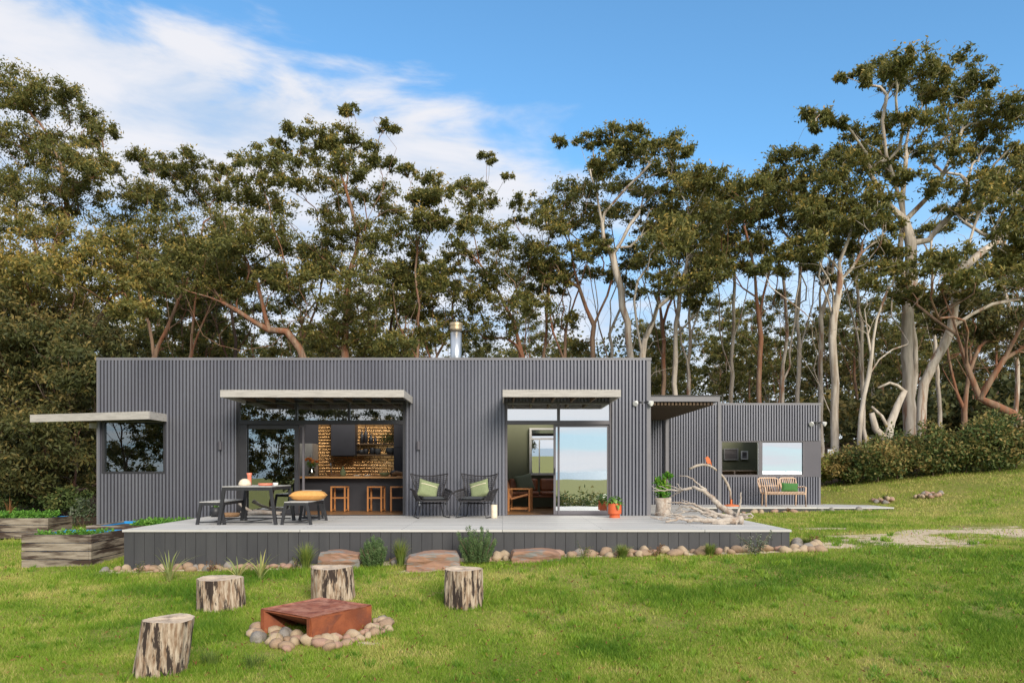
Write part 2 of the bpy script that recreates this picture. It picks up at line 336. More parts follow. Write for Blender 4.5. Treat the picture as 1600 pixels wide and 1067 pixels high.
# ---------------------------------------------------------------- terrain
CP = np.array([(0,5,-.98),(-8,5,-1.03),(8,5,-.88),(-4,7,-.96),(-2.3,8.6,-.89),(-3.9,10.1,-.84),(-.5,10,-.77),(4,9,-.72),(9,9,-.55),
 (-6.7,12.6,-.72),(-4,12.6,-.66),(-2,12.6,-.59),(0,12.6,-.50),(2.5,12.6,-.42),(5.1,12.6,-.36),(9,13,-.25),(16,13,-.1),(-9,13.5,-.75),(-12,13.5,-.75),(-13,17,-.62),(-9.5,17,-.62),
 (-16,26,-.45),(-8,26,-.4),(0,26,-.3),(5.5,20,-.2),(8,20.5,-.14),(11.5,21,-.04),(11.6,25,.38),(13.4,19.5,.12),(12.3,22.4,.08),(17.2,24,1.0),(14.3,25,.72),(20,24,1.3),(26,24,1.8),(17,29,1.35),(12,30,.6),(23,30,2.0),(20,19,.75),(16,17,.15),(9.5,27,.1),(0,40,.3),(-20,45,-.1),(20,45,2.6),(38,40,3.6),
 (0,80,2),(-60,80,1),(60,80,5),(-40,20,-1),(45,5,.4),(-40,0,-2),(0,0,-1.25),(0,-10,-2),(-20,-10,-2.3),(20,-10,-1.6),(0,-30,-5),(-50,-30,-6),(50,-30,-4),(0,-60,-12),(-60,-60,-13),(60,-60,-11)], float)
def _tps(d): return np.where(d > 1e-9, d * d * np.log(d + 1e-12), 0)
def _fit():
    P = CP[:, :2]; D = np.linalg.norm(P[:, None] - P[None], axis=2); n = len(P)
    A = np.zeros((n + 3, n + 3)); A[:n, :n] = _tps(D) + np.eye(n) * .5; A[:n, n] = 1; A[:n, n+1:] = P; A[n, :n] = 1; A[n+1:, :n] = P.T
    return np.linalg.solve(A, np.concatenate([CP[:, 2], [0, 0, 0]]))
_w = _fit()
def ghN(x, y):
    x = np.asarray(x, float); y = np.asarray(y, float)
    xc = np.clip(x, -62, 62); yc = np.clip(y, -62, 82)
    q = np.stack([xc.ravel(), yc.ravel()], 1); out = np.zeros(len(q))
    for i in range(0, len(q), 20000):
        D = np.linalg.norm(q[i:i+20000, None] - CP[None, :, :2], axis=2)
        out[i:i+20000] = _tps(D) @ _w[:-3] + _w[-3] + q[i:i+20000] @ _w[-2:]
    out = out.reshape(x.shape)
    back = np.clip((-60 - y) / 400, 0, 1); out = out * (1 - back) + (-57) * back
    fwd = np.clip((y - 82) / 2000, 0, 1); out = out + fwd * 12
    return out
def gh(x, y): return float(ghN(np.array([x]), np.array([y]))[0])

def groundmat():
    m = bpy.data.materials.new('lawn_ground'); m.use_nodes = True; t = m.node_tree; b = t.nodes['Principled BSDF']; b.inputs['Roughness'].default_value = .95
    b.inputs['Specular IOR Level'].default_value = .15
    co = t.nodes.new('ShaderNodeTexCoord')
    def noise(s, d=6, r=.6, st=(1, 1, 1)):
        mpn = t.nodes.new('ShaderNodeMapping'); mpn.inputs['Scale'].default_value = st; t.links.new(co.outputs['Object'], mpn.inputs[0])
        n = t.nodes.new('ShaderNodeTexNoise'); n.inputs['Scale'].default_value = s; n.inputs['Detail'].default_value = d; n.inputs['Roughness'].default_value = r
        t.links.new(mpn.outputs[0], n.inputs['Vector']); return n.outputs['Fac']
    def rng_(f, lo, hi):
        r = t.nodes.new('ShaderNodeMapRange'); r.inputs[1].default_value = lo; r.inputs[2].default_value = hi; t.links.new(f, r.inputs[0]); return r.outputs[0]
    def mix(fac, a, bb):
        x = t.nodes.new('ShaderNodeMix'); x.data_type = 'RGBA'; t.links.new(fac, x.inputs[0])
        for i, c in ((6, a), (7, bb)):
            if isinstance(c, tuple): x.inputs[i].default_value = (*c, 1)
            else: t.links.new(c, x.inputs[i])
        return x.outputs[2]
    def mth(op, a, bb, clamp=False):
        x = t.nodes.new('ShaderNodeMath'); x.operation = op; x.use_clamp = clamp
        for i, c in enumerate((a, bb)):
            if isinstance(c, (int, float)): x.inputs[i].default_value = c
            else: t.links.new(c, x.inputs[i])
        return x.outputs[0]
    c = mix(rng_(noise(.45), .4, .6), (.15, .21, .022), (.26, .28, .045))
    c = mix(rng_(noise(9, 9, .75), .38, .62), c, (.30, .26, .09)); c = mix(rng_(noise(30, 6, .8), .5, .7), c, (.06, .10, .015))
    c = mix(rng_(noise(1.1, 7, .65), .60, .70), c, (.26, .19, .09))
    # sandy worn patches and the bark mulch of the beds, told by a vertex attribute
    a = t.nodes.new('ShaderNodeAttribute'); a.attribute_name = 'sand'
    f = mth('ADD', a.outputs['Fac'], mth('MULTIPLY', mth('SUBTRACT', noise(3.0, 10, .78, (.6, 1.3, 1)), .5), 2.8))
    c = mix(rng_(f, .5, .62), c, mix(rng_(noise(14), .35, .65), (.66, .56, .42), (.46, .35, .23)))
    a2 = t.nodes.new('ShaderNodeAttribute'); a2.attribute_name = 'litter'
    f2 = mth('ADD', a2.outputs['Fac'], mth('MULTIPLY', mth('SUBTRACT', noise(1.5, 6), .5), .8))
    c = mix(rng_(f2, .45, .6), c, mix(rng_(noise(5), .35, .65), (.045, .03, .018), (.10, .065, .04)))
    t.links.new(c, b.inputs['Base Color'])
    bp = t.nodes.new('ShaderNodeBump'); bp.inputs['Strength'].default_value = .7; bp.inputs['Distance'].default_value = .03
    t.links.new(noise(22, 8, .7), bp.inputs['Height']); t.links.new(bp.outputs[0], b.inputs['Normal'])
    return m
M['ground'] = groundmat()
SAND = [(7.6, 13.8, 1.5, 1.1), (10.0, 14.6, 1.3, 1.0), (11.2, 13.6, 1.6, 1.1), (8.6, 14.8, .9, .6), (5.9, 13.2, .7, .5), (13.2, 14.6, 2.0, .6), (6.9, 15.6, .8, .3), (-1.6, 8.2, .35, .12), (-1.3, 12.1, .7, .2)]
def sandN(x, y):
    s = np.zeros(np.shape(x))
    for sx, sy, a, b_ in SAND:
        s = np.maximum(s, np.exp(-(((x - sx) / a) ** 2 + ((y - sy) / b_) ** 2)) * 1.0)
    bed = ((x > -7.1) & (x < 5.5) & (y > 12.5) & (y < 13.2)); s = np.where(bed, np.maximum(s, .75), s)
    return s
def litterN(x, y):
    edge = 26.0 + np.clip((x - 11) * -.08, -1.2, 5)
    l = np.clip((y - edge) / 2.0, 0, 1)
    l = np.maximum(l, np.clip((y - 19.5) / 2, 0, 1) * (x < -9.3)); l = np.maximum(l, np.clip((-25 - y) / 30, 0, .42))
    return l
def make_terrain():
    xs = np.unique(np.concatenate([-np.geomspace(32, 9000, 26), np.linspace(-32, 32, 215), np.geomspace(32, 9000, 26)]))
    ys = np.unique(np.concatenate([-np.geomspace(40, 4900, 26), np.linspace(-40, 2, 40), np.linspace(2, 34, 190), np.geomspace(34, 6000, 40)]))
    X, Y = np.meshgrid(xs, ys); Z = ghN(X, Y)
    near = (np.abs(X) < 40) & (Y > -10) & (Y < 60)
    Z = Z + near * (np.sin(X * 2.3 + 1.7 * np.sin(Y * 1.1)) * np.sin(Y * 1.9 + X * .6) * .012)
    nx, ny = len(xs), len(ys)
    V = np.stack([X.ravel(), Y.ravel(), Z.ravel()], 1)
    i = np.arange(nx - 1)[None, :] + np.arange(ny - 1)[:, None] * nx
    Fc = np.stack([i, i + 1, i + 1 + nx, i + nx], -1).reshape(-1, 4)
    me = bpy.data.meshes.new('lawn'); me.from_pydata(V.tolist(), [], Fc.tolist()); me.update()
    me.polygons.foreach_set('use_smooth', [True] * len(me.polygons))
    a = me.attributes.new('sand', 'FLOAT', 'POINT'); a.data.foreach_set('value', sandN(V[:, 0], V[:, 1]).astype(np.float32))
    a = me.attributes.new('litter', 'FLOAT', 'POINT'); a.data.foreach_set('value', litterN(V[:, 0], V[:, 1]).astype(np.float32))
    me.materials.append(M['ground'])
    o = bpy.data.objects.new('lawn', me); COL.objects.link(o); o['kind'] = 'structure'
make_terrain()
o = MB().add([(-50000, -50000, -58), (50000, -50000, -58), (50000, -4000, -58), (-50000, -4000, -58)], [(0, 1, 2, 3)]).build('sea', M['sea']); o['kind'] = 'structure'

# ---------------------------------------------------------------- grass (stuff)
def grassmat():
    m = leafmat('grass_blades', (.10, .22, .017), (.27, .40, .038), (.62, .53, .19), transl=.35)
    t = m.node_tree; cr = [n for n in t.nodes if n.type == 'VALTORGB'][0]
    return m
M['grass'] = grassmat()
def vnoise(x, y, s, seed):
    r = np.random.default_rng(seed).random((64, 64)); u = x * s; v = y * s
    iu = np.floor(u).astype(int); iv = np.floor(v).astype(int); fu = u - iu; fv = v - iv; fu = fu*fu*(3-2*fu); fv = fv*fv*(3-2*fv)
    g = lambda a, b: r[a % 64, b % 64]
    return (g(iu, iv)*(1-fu)+g(iu+1, iv)*fu)*(1-fv)+(g(iu, iv+1)*(1-fu)+g(iu+1, iv+1)*fu)*fv
def make_grass(N=980000):
    u = rng.random(N); a, b_ = 5.6, 33.0; p = .9
    Y = (a**-p + u * (b_**-p - a**-p)) ** (-1 / p)
    X = (rng.random(N) * 2 - 1) * (Y * .92 + 1.6) + .4
    keep = ~((X > -6.76) & (X < 5.14) & (Y > 12.98))
    keep &= ~((X > -9.6) & (X < 12) & (Y > 16.95) & (X < 5)) & ~((X > 3) & (X < 11.3) & (Y > 20.8) & (X < 9.9)) & ~((X > 9.8) & (X < 11.3) & (Y > 20.8) & (Y < 22.7))
    for (x0, x1, y0, y1) in ((-8.9, -7.55, 13.4, 14.75), (-8.65, -6.8, 15.1, 16.65), (-13.4, -10.85, 17.4, 18.6)):
        keep &= ~((X > x0) & (X < x1) & (Y > y0) & (Y < y1))
    sn = sandN(X, Y) + (vnoise(X * .45, Y * 1.3, 2.3, 1) - .5) * 1.0
    bare = np.clip((vnoise(X, Y, 1.7, 8) * .6 + vnoise(X, Y, 4.1, 9) * .4 - .62) * 6, 0, .7)
    keep &= (sn < .5) | (rng.random(N) < .07)
    keep &= rng.random(N) > bare
    keep &= litterN(X, Y) < .4 + rng.random(N) * .4
    X = X[keep]; Y = Y[keep]; n = len(X); Z = ghN(X, Y)
    pt = vnoise(X, Y, .45, 2) * .5 + vnoise(X, Y, 1.3, 3) * .35 + vnoise(X, Y, 5, 4) * .15
    lush = np.clip((vnoise(X, Y, .9, 5) - .55) * 3, 0, 1)
    h = (.022 + .028 * rng.random(n)) * (1 + .9 * lush) * (1 + .025 * (Y - 6))
    w = .0034 * (Y / 7) ** .85 * (1 + .5 * rng.random(n))
    an = rng.random(n) * 6.283; ln = (rng.random(n) ** .7) * 1.1
    la = rng.random(n) * 6.283
    dx, dy = np.cos(an) * w, np.sin(an) * w
    V = np.zeros((n, 3, 3))
    V[:, 0] = np.stack([X - dx, Y - dy, Z - .006], 1); V[:, 1] = np.stack([X + dx, Y + dy, Z - .006], 1)
    V[:, 2] = np.stack([X + np.cos(la) * ln * h, Y + np.sin(la) * ln * h, Z + h], 1)
    near_green = np.exp(-((Y - 10.6) / 1.6) ** 2) * np.clip((X + 1) / 7, 0, 1)
    dry = np.clip((Y - 14) / 10, 0, 1) * .22
    tint = np.clip(.12 + pt * .75 - lush * .26 + (vnoise(X, Y, 2.2, 31) - .5) * .5 - near_green * .30 + dry + rng.normal(0, .13, n), 0, 1)
    dryp = np.clip((vnoise(X, Y, 3.1, 21) * .5 + vnoise(X, Y, 9, 22) * .5 - .5) * 4, 0, 1)
    tint = np.where(rng.random(n) < 0.05 + .35 * dryp, np.clip(tint + .38, 0, 1), tint)
    o = npmesh('lawn_grass', V.reshape(-1, 3), 3, M['grass'], tint=tint)
    tag(o, 'short patchy green grass with dry straw coloured spots covering the lawn', 'grass'); o['kind'] = 'stuff'
make_grass()

# ---------------------------------------------------------------- leaves and trees
def leaves(centers, radii, n_each, ln, wd, flat=.55, droop=.5, base=.45, var=.15, topb=.25, softedge=False, rg=rng):
    """rhombic leaves inside flattened ellipsoids; returns verts and tints"""
    C = np.repeat(centers, n_each, 0); Rr = np.repeat(radii, n_each)
    n = len(C)
    g = rg.normal(size=(n, 3)); g /= np.linalg.norm(g, axis=1, keepdims=True)
    rr = rg.random(n) ** .42 if not softedge else np.minimum(np.abs(rg.normal(0, .62, n)), 1.9)
    off = g * rr[:, None]; off[:, 2] = off[:, 2] * flat
    P = C + off * Rr[:, None]
    a = rg.normal(size=(n, 3)); a[:, 2] -= droop; a /= np.linalg.norm(a, axis=1, keepdims=True)
    b = rg.normal(size=(n, 3)); b -= (b * a).sum(1, keepdims=True) * a; b /= np.linalg.norm(b, axis=1, keepdims=True)
    L = ln * (.7 + .6 * rg.random(n)); Wd = wd * (.7 + .6 * rg.random(n))
    V = np.zeros((n, 4, 3))
    V[:, 0] = P; V[:, 1] = P + a * (L * .45)[:, None] + b * (Wd * .5)[:, None]; V[:, 2] = P + a * L[:, None]; V[:, 3] = P + a * (L * .45)[:, None] - b * (Wd * .5)[:, None]
    ct = np.repeat(rg.normal(0, .5 * var, len(centers)), n_each)
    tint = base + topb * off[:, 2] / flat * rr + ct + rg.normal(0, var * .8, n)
    return V.reshape(-1, 3), np.clip(tint, 0, 1)

def skeleton(trunks, targets, jit, rg, seg=.7, up=.5):
    P = []; par = []
    def addpath(pts, pi):
        for p in pts:
            P.append(np.array(p, float)); par.append(pi); pi = len(P) - 1
        return pi
    for ti, tr in enumerate(trunks):
        tr = [np.array(p, float) for p in tr]
        if ti == 0: pi = -1
        else:
            A = np.array(P); pi = int(np.argmin(np.linalg.norm(A - tr[0], axis=1)))
        pts = []
        # catmull-rom resample
        T = [2 * tr[0] - tr[1]] + tr + [2 * tr[-1] - tr[-2]]
        for i in range(1, len(T) - 2):
            k = max(1, int(np.linalg.norm(T[i+1] - T[i]) / seg))
            for j in range(k):
                t = j / k
                q = .5 * ((2*T[i]) + (-T[i-1]+T[i+1])*t + (2*T[i-1]-5*T[i]+4*T[i+1]-T[i+2])*t*t + (-T[i-1]+3*T[i]-3*T[i+1]+T[i+2])*t**3)
                pts.append(q + rg.normal(0, jit * .35, 3) * (0 if (i == 1 and j == 0) else 1))
        pts.append(tr[-1])
        if ti > 0: pts = pts[1:]
        addpath(pts, pi)
    ntr = len(P)
    A = np.array(P); D = [np.min(np.linalg.norm(A - t, axis=1)) for t in targets]
    ends = []
    zmin = P[0][2] + .28 * (max(t[2] for t in targets) - P[0][2])
    for k in np.argsort(D):
        t = targets[k]; A = np.array(P); d = t - A; dist = np.linalg.norm(d, axis=1); hd = np.linalg.norm(d[:, :2], axis=1)
        cost = dist + 2.2 * np.maximum(0, A[:, 2] - (t[2] - up * hd)) + 3 * (A[:, 2] < min(zmin, t[2] - .5))
        pi = int(np.argmin(cost)); s = A[pi]; L = dist[pi]
        pd = s - A[par[pi]] if par[pi] >= 0 else np.array([0, 0, 1.]); pd = pd / (np.linalg.norm(pd) + 1e-9)
        c = s + pd * L * .35 + (t - s) * .25 + rg.normal(0, jit * L * .10, 3)
        m = max(2, int(L / seg)); pts = []
        for j in range(1, m + 1):
            u = j / m
            q = s*(1-u)**2 + 2*u*(1-u)*c + t*u*u
            if j < m: q = q + rg.normal(0, jit * min(1, L * .12), 3)
            pts.append(q)
        ends.append(addpath(pts, pi))
    return P, par, ends, ntr
def branch_mesh(P, par, ends, R0, rtip, expo=.5, scale_sides=1):
    R0 = R0 * .54
    n = len(P); w = np.zeros(n)
    for e in ends: w[e] += 1
    kids = [[] for _ in range(n)]
    for i in range(n - 1, -1, -1):
        if w[i] == 0: w[i] = .5
        if par[i] >= 0: w[par[i]] += w[i]; kids[par[i]].append(i)
    # distance down the trunk adds taper
    W0 = w[0]; r = np.maximum(rtip, R0 * (w / W0) ** expo)
    mb = MB(); starts = [(0, None)]
    while starts:
        i, p = starts.pop(); ch = []; rs = []
        if p is not None: ch.append(Vector(P[p])); rs.append(min(r[p], r[i] * 1.25))
        while True:
            ch.append(Vector(P[i])); rs.append(r[i])
            if not kids[i]: break
            ks = sorted(kids[i], key=lambda k: -w[k])
            for k in ks[1:]: starts.append((k, i))
            i = ks[0]
        if len(ch) >= 2:
            if p is None: rs[0] *= 1.25
            sides = 8 if max(rs) > .15 else (6 if max(rs) > .07 else 4)
            rs[-1] *= .6
            mb.tube(ch, [float(x) for x in rs], n=sides, cap=False)
    return mb
def make_tree(name, label, trunks, clumps, R0, bark, leaf='gumleaf', twig=17, nleaf=120, ln=.17, wd=.062, jit=.12, seed=1, base=.42, group='gum trees behind the house', cat='tree', flat=.5, var=.16, rtip=.008, expo=.66, topb=.25, depthf=1.0):
    rg = np.random.default_rng(seed)
    b = Vector(trunks[0][0]); t = empty(name, label, cat, b, group)
    tr = [[(p[0]-b.x, p[1]-b.y, p[2]-b.z) for p in q] for q in trunks]
    T = []; rad = []
    for (c, r) in clumps:
        r = r * 1.34
        k = max(4, int(twig * min(1.6, r / 1.0)))
        g = rg.normal(size=(k, 3)); g /= np.linalg.norm(g, axis=1, keepdims=True); g *= (rg.random(k) ** .5)[:, None] * .95; g[:, 2] = g[:, 2] * flat + .05; g[:, 1] *= depthf
        for q in g: T.append(np.array([c[0]-b.x, c[1]-b.y, c[2]-b.z]) + q * r); rad.append(r * (.24 + .22 * rg.random()))
    T2 = list(T)      # bare twigs and dead limbs that carry no leaves
    for k in range(26):
        q = T[int(rg.integers(0, len(T)))]; T2.append(q * np.array([.8, .8, rg.uniform(.72, .95)]) + rg.normal(0, .6, 3))
    P, par, ends, ntr = skeleton(tr, T2, jit, rg)
    branch_mesh(P, par, ends, R0, rtip, expo).build('trunk', M[bark], t, smooth=True)
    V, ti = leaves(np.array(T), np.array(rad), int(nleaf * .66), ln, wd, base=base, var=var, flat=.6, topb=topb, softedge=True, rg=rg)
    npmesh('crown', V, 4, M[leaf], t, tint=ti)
    return t
def px_tree(label, Y, trunk_px, clump_px, R0, bark='bark_mid', seed=1, spread=1.6, **kw):
    rg = np.random.default_rng(seed + 500)
    trs = []
    for k, tr in enumerate(trunk_px):
        q = [at(a, b, Y) for a, b in tr]
        if k == 0:
            g = gh(q[0].x, Y); q[0].z = g - .1
        sgn = 1 if k % 2 else -1
        for i, p in enumerate(q): p.y = Y + (sgn * i * .35 if k else 0)
        trs.append([tuple(p) for p in q])
    for k in range(1, len(trs)):      # branches start exactly on an earlier trunk
        trs[k][0] = (trs[k][0][0], Y, trs[k][0][2])
    cl = []
    for (a, b, r) in clump_px:
        yy = Y + rg.normal(0, spread)
        p = at(a, b, yy); cl.append((tuple(p), r * Y / F))
        if rg.random() < (.6 if a < 700 else .36) and r > 14:      # a lower, smaller clump that ties the pads together
            p2 = at(a + rg.uniform(-1, 1) * r, b + rg.uniform(.5, 1.3) * r, yy + rg.normal(0, .8)); cl.append((tuple(p2), r * .8 * Y / F))
    return make_tree('gum_tree', label, trs, cl, R0, bark, seed=seed, **kw)
#TREES
# ---- the row of tall gums, left to right
px_tree('tall gum at the far left with a broad crown high against the cloud', 36, [[(30,760),(35,560),(70,430),(105,330),(90,240),(60,190)],[(70,430),(40,360),(10,330),(12,250)],[(105,330),(140,290),(160,240)],[(50,500),(0,440),(-40,360)]],
 [(15,130,40),(50,150,36),(95,150,32),(130,185,28),(160,208,22),(25,215,45),(75,225,38),(120,245,38),(165,258,24),(10,290,42),(70,300,45),(130,300,36),(-40,200,60),(-30,300,50)], .36, 'bark_mid', 3, nleaf=150)
px_tree('pale olive crowned gum low on the far left edge', 29, [[(60,790),(75,620),(60,520),(40,440),(20,400)],[(60,520),(110,450),(140,400)],[(75,620),(150,520),(190,470)]],
 [(30,350,40),(80,360,42),(20,400,50),(80,420,50),(135,400,42),(40,460,50),(110,470,48),(170,450,36),(180,380,34),(-20,440,60)], .30, 'bark_mid', 5, nleaf=150, base=.55)
px_tree('dense dark leafy tree beside the left end of the house', 25, [[(118,800),(120,700),(110,620),(95,560)],[(120,700),(60,620),(30,560)]],
 [(40,530,60),(100,520,50),(135,560,42),(60,600,60),(120,640,48),(20,650,60),(80,690,55),(130,710,36),(-20,580,60),(30,730,45)], .16, 'bark_dark', 6, nleaf=170, leaf='darkleaf', base=.5)
px_tree('bushy dark tree at the left edge above the raised beds', 27, [[(15,790),(20,700),(30,600),(20,540)],[(20,700),(70,640)]],
 [(20,480,55),(70,500,50),(0,560,60),(60,570,55),(110,600,50),(20,640,60),(90,660,50),(130,690,40),(50,720,55),(0,720,50),(100,740,36)], .2, 'bark_dark', 7, nleaf=170, leaf='darkleaf', base=.62)
px_tree('gum behind the left end of the roof with a rounded crown', 38, [[(245,700),(240,560),(215,440),(225,360)],[(240,560),(290,430),(310,340)],[(215,440),(190,380)]],
 [(218,248,22),(255,262,26),(300,252,26),(345,262,16),(210,300,36),(255,310,38),(305,300,36),(350,300,28),(190,350,38),(240,360,48),(300,360,48),(350,350,34),(200,410,40),(260,420,42),(320,420,40)], .27, 'bark_mid', 8, nleaf=130)
px_tree('leaning gum with long bare brown limbs over the left of the roof', 33, [[(510,640),(470,545),(420,515),(350,470),(300,400),(270,330)],[(420,515),(390,430),(350,360),(330,310)],[(350,470),(280,450),(230,400)],[(450,535),(370,545),(310,520),(270,440)]],
 [(385,300,32),(420,320,34),(400,360,42),(350,390,42),(430,380,38),(300,400,34),(380,430,40),(440,440,36),(245,440,36)], .30, 'bark_mid', 9, nleaf=140)
px_tree('tall central left gum with ragged top and lone tufts against the cloud', 35, [[(535,700),(540,520),(545,440),(560,370),(540,300),(520,230)],[(545,440),(500,400),(455,350),(410,290)],[(560,370),(600,300),(620,240),(590,205)],[(540,300),(545,230),(552,180)],[(545,500),(470,470),(430,420)]],
 [(548,170,13),(540,178,9),(605,198,13),(620,205,8),(455,203,18),(492,208,24),(530,212,22),(565,228,22),(375,252,16),(415,250,26),(450,255,26),(490,245,26),(545,255,26),(595,250,16),(490,290,24),(540,300,30),(590,310,32),(480,390,34),(540,360,36),(600,360,34),(520,420,42),(580,420,42),(470,460,40),(540,480,45),(610,470,40),(500,530,34),(580,535,34)], .38, 'bark_mid', 10, nleaf=120)
px_tree('slender straight brown gum left of the steel flue', 34, [[(652,700),(652,560),(655,480),(650,400),(655,330)],[(652,560),(620,500),(610,440)],[(655,400),(680,350)]],
 [(635,262,14),(665,285,26),(690,300,20),(645,315,26),(660,350,28),(690,340,16),(640,380,26),(620,420,26),(655,440,26),(680,420,20),(640,480,26),(670,520,26),(620,540,30)], .17, 'bark_mid', 11, nleaf=120)
px_tree('leaning wispy gum above the flue with a tiny top tuft', 37, [[(822,640),(815,560),(790,480),(750,410),(735,350),(728,300)],[(790,480),(830,400),(800,330)],[(750,410),(705,370)],[(735,350),(760,290),(760,250)]],
 [(758,244,11),(766,255,8),(793,277,8),(718,292,19),(750,290,20),(735,320,22),(770,318,14),(815,318,18),(810,345,16),(720,355,18),(770,360,26),(740,400,22),(700,400,20),(790,400,32),(835,385,22),(700,450,34),(765,440,34),(815,430,28),(740,480,34),(800,480,34),(690,500,34),(760,520,36)], .26, 'bark_mid', 12, nleaf=100)
px_tree('forked brown gum rising behind the middle of the roof', 36, [[(925,660),(925,560),(925,510),(905,450),(890,390),(870,340)],[(925,510),(950,460),(965,400),(960,340)],[(905,450),(860,420),(840,370)]],
 [(850,318,22),(885,300,28),(925,300,28),(855,350,24),(895,350,28),(930,345,24),(960,330,24),(850,390,20),(900,390,22),(945,385,20),(865,440,20),(960,430,18),(840,480,24),(880,500,26),(905,540,22)], .24, 'bark_mid', 13, nleaf=100)
px_tree('tall pale limbed gum with flat topped spreading crown over the roof end', 34, [[(985,680),(985,560),(975,480),(955,400),(940,350),(965,310),(1000,275),(1030,235)],[(955,400),(985,350),(1010,300)],[(940,350),(925,280),(905,240)],[(985,560),(1005,480),(1000,420)]],
 [(878,222,11),(905,220,16),(935,225,14),(960,208,24),(990,212,22),(1020,228,24),(1055,228,24),(1075,235,12),(950,248,20),(985,250,28),(1020,262,28),(1055,270,26),(935,275,22),(970,290,26),(1010,300,26),(1050,305,30),(990,335,22),(1040,345,28)], .30, 'bark_pale', 14, nleaf=120)
px_tree('gum with twin pale trunks at the right end of the main roof', 32, [[(1003,690),(1003,560),(990,470),(1010,420),(1040,380)],[(1003,560),(1030,480),(1080,440),(1110,400)],[(1010,420),(1000,370)]],
 [(1075,290,30),(1110,275,22),(1100,310,34),(1050,360,34),(1100,360,36),(1070,400,34),(1020,400,30),(1110,410,30),(1040,440,30),(1085,450,26)], .27, 'bark_pale', 15, nleaf=120)
px_tree('twin stemmed pale trunk gum left of the verandah post', 33, [[(1058,700),(1055,600),(1060,480),(1075,400),(1090,330)],[(1060,480),(1045,420)]],
 [(1140,300,34),(1130,340,36),(1100,340,30),(1130,390,34),(1060,330,28),(1150,375,26),(1090,430,26)],   .22, 'bark_pale', 16, nleaf=110)
px_tree('straight red brown gum rising behind the wing roof', 31, [[(1186,720),(1186,600),(1186,500),(1180,430),(1165,360)],[(1186,500),(1205,430),(1215,360)],[(1180,470),(1140,430),(1120,400)]],
 [(1115,288,24),(1145,300,26),(1175,290,26),(1205,275,24),(1150,335,30),(1190,330,32),(1220,320,28),(1140,375,26),(1185,380,28),(1120,420,24),(1165,420,18),(1215,400,24)], .20, 'bark_mid', 17, nleaf=110)
px_tree('pair of grey stems behind the wing roof fanning into thin limbs', 33, [[(1222,720),(1222,600),(1230,500),(1222,430),(1200,370)],[(1230,600),(1245,500),(1258,430),(1265,360)],[(1230,520),(1190,440)]],
 [(1220,245,22),(1255,238,22),(1235,275,28),(1270,280,28),(1215,300,26),(1255,320,32),(1230,350,28),(1280,350,28),(1245,390,22)], .19, 'bark_pale', 18, nleaf=110)
px_tree('gum with forked grey trunk just right of the wing corner', 29, [[(1305,735),(1305,600),(1304,500),(1312,410),(1330,360),(1348,325)],[(1304,500),(1285,430),(1298,370),(1290,320)],[(1312,450),(1340,400),(1370,370)],[(1300,660),(1275,580),(1250,530),(1222,480),(1200,440)]],
 [(1300,248,26),(1335,262,26),(1290,290,30),(1330,300,32),(1365,310,28),(1305,335,30),(1350,345,28),(1280,340,26),(1270,380,20),(1385,350,24),(1190,420,18),(1330,390,16)], .30, 'bark_pale', 19, nleaf=120)
px_tree('tallest gum on the right with thick twin pale trunks and layered crown', 30, [[(1423,735),(1420,640),(1418,500),(1423,415),(1414,344),(1392,271),(1377,192),(1386,149)],[(1424,640),(1436,560),(1432,440),(1428,395),(1441,326),(1447,253),(1465,161)],[(1414,344),(1368,307),(1337,253),(1312,225)],[(1428,395),(1480,350),(1520,300),(1545,240)],[(1432,430),(1400,460),(1365,440),(1360,425)],[(1441,326),(1490,250),(1520,190)]],
 [(1318,120,12),(1345,112,18),(1375,102,26),(1410,95,26),(1445,108,28),(1485,105,30),(1520,122,24),(1540,130,12),(1400,130,20),(1450,140,28),(1500,150,32),(1540,165,28),(1585,160,24),(1262,178,17),(1290,180,17),(1312,192,14),(1275,195,12),(1340,210,20),(1375,195,22),(1420,190,22),(1470,190,30),(1520,200,32),(1565,200,30),(1345,240,26),(1390,240,24),(1440,235,26),(1490,240,30),(1540,240,30),(1590,240,26),(1420,275,22),(1480,285,28)], .50, 'bark_pale', 20, nleaf=130, spread=1.8, expo=.60)
px_tree('leaning pale gum sweeping up to the right edge', 28, [[(1440,735),(1445,600),(1490,510),(1499,423),(1526,350),(1545,301),(1585,228)],[(1499,423),(1540,390),(1600,350)],[(1490,510),(1540,480),(1590,470)],[(1526,350),(1500,320),(1490,290)]],
 [(1540,290,30),(1580,280,30),(1610,250,36),(1560,320,30),(1610,330,36),(1510,320,24),(1590,365,30),(1640,290,40)], .33, 'bark_pale', 21, nleaf=120, expo=.60)
px_tree('red barked gum at the right edge with a trunk swooping low', 27, [[(1640,700),(1585,648),(1530,622),(1512,570),(1490,500),(1465,440)],[(1512,570),(1500,520),(1450,470)],[(1530,622),(1560,560),(1590,480),(1600,400)]],
 [(1440,420,28),(1480,400,28),(1600,380,34),(1570,410,30),(1620,430,40),(1430,460,24),(1580,450,24),(1500,440,22)], .30, 'bark_mid', 22, nleaf=110)
px_tree('thin leaning grey gum between the wing and the tallest tree', 28, [[(1338,735),(1345,650),(1360,560),(1372,500),(1388,450)],[(1360,560),(1358,480)]],
 [(1385,420,22),(1360,440,20),(1400,395,22),(1340,420,20),(1410,440,18)], .17, 'bark_pale', 23, nleaf=90)
px_tree('stout red brown gum beyond the right hedge', 32, [[(1500,735),(1505,640),(1480,560),(1470,500)],[(1505,640),(1530,560),(1560,520)]],
 [(1460,470,30),(1500,460,30),(1545,480,34),(1580,500,36),(1480,510,26),(1530,520,26),(1600,540,34)], .24, 'bark_mid', 24, nleaf=110, leaf='darkleaf', base=.6)
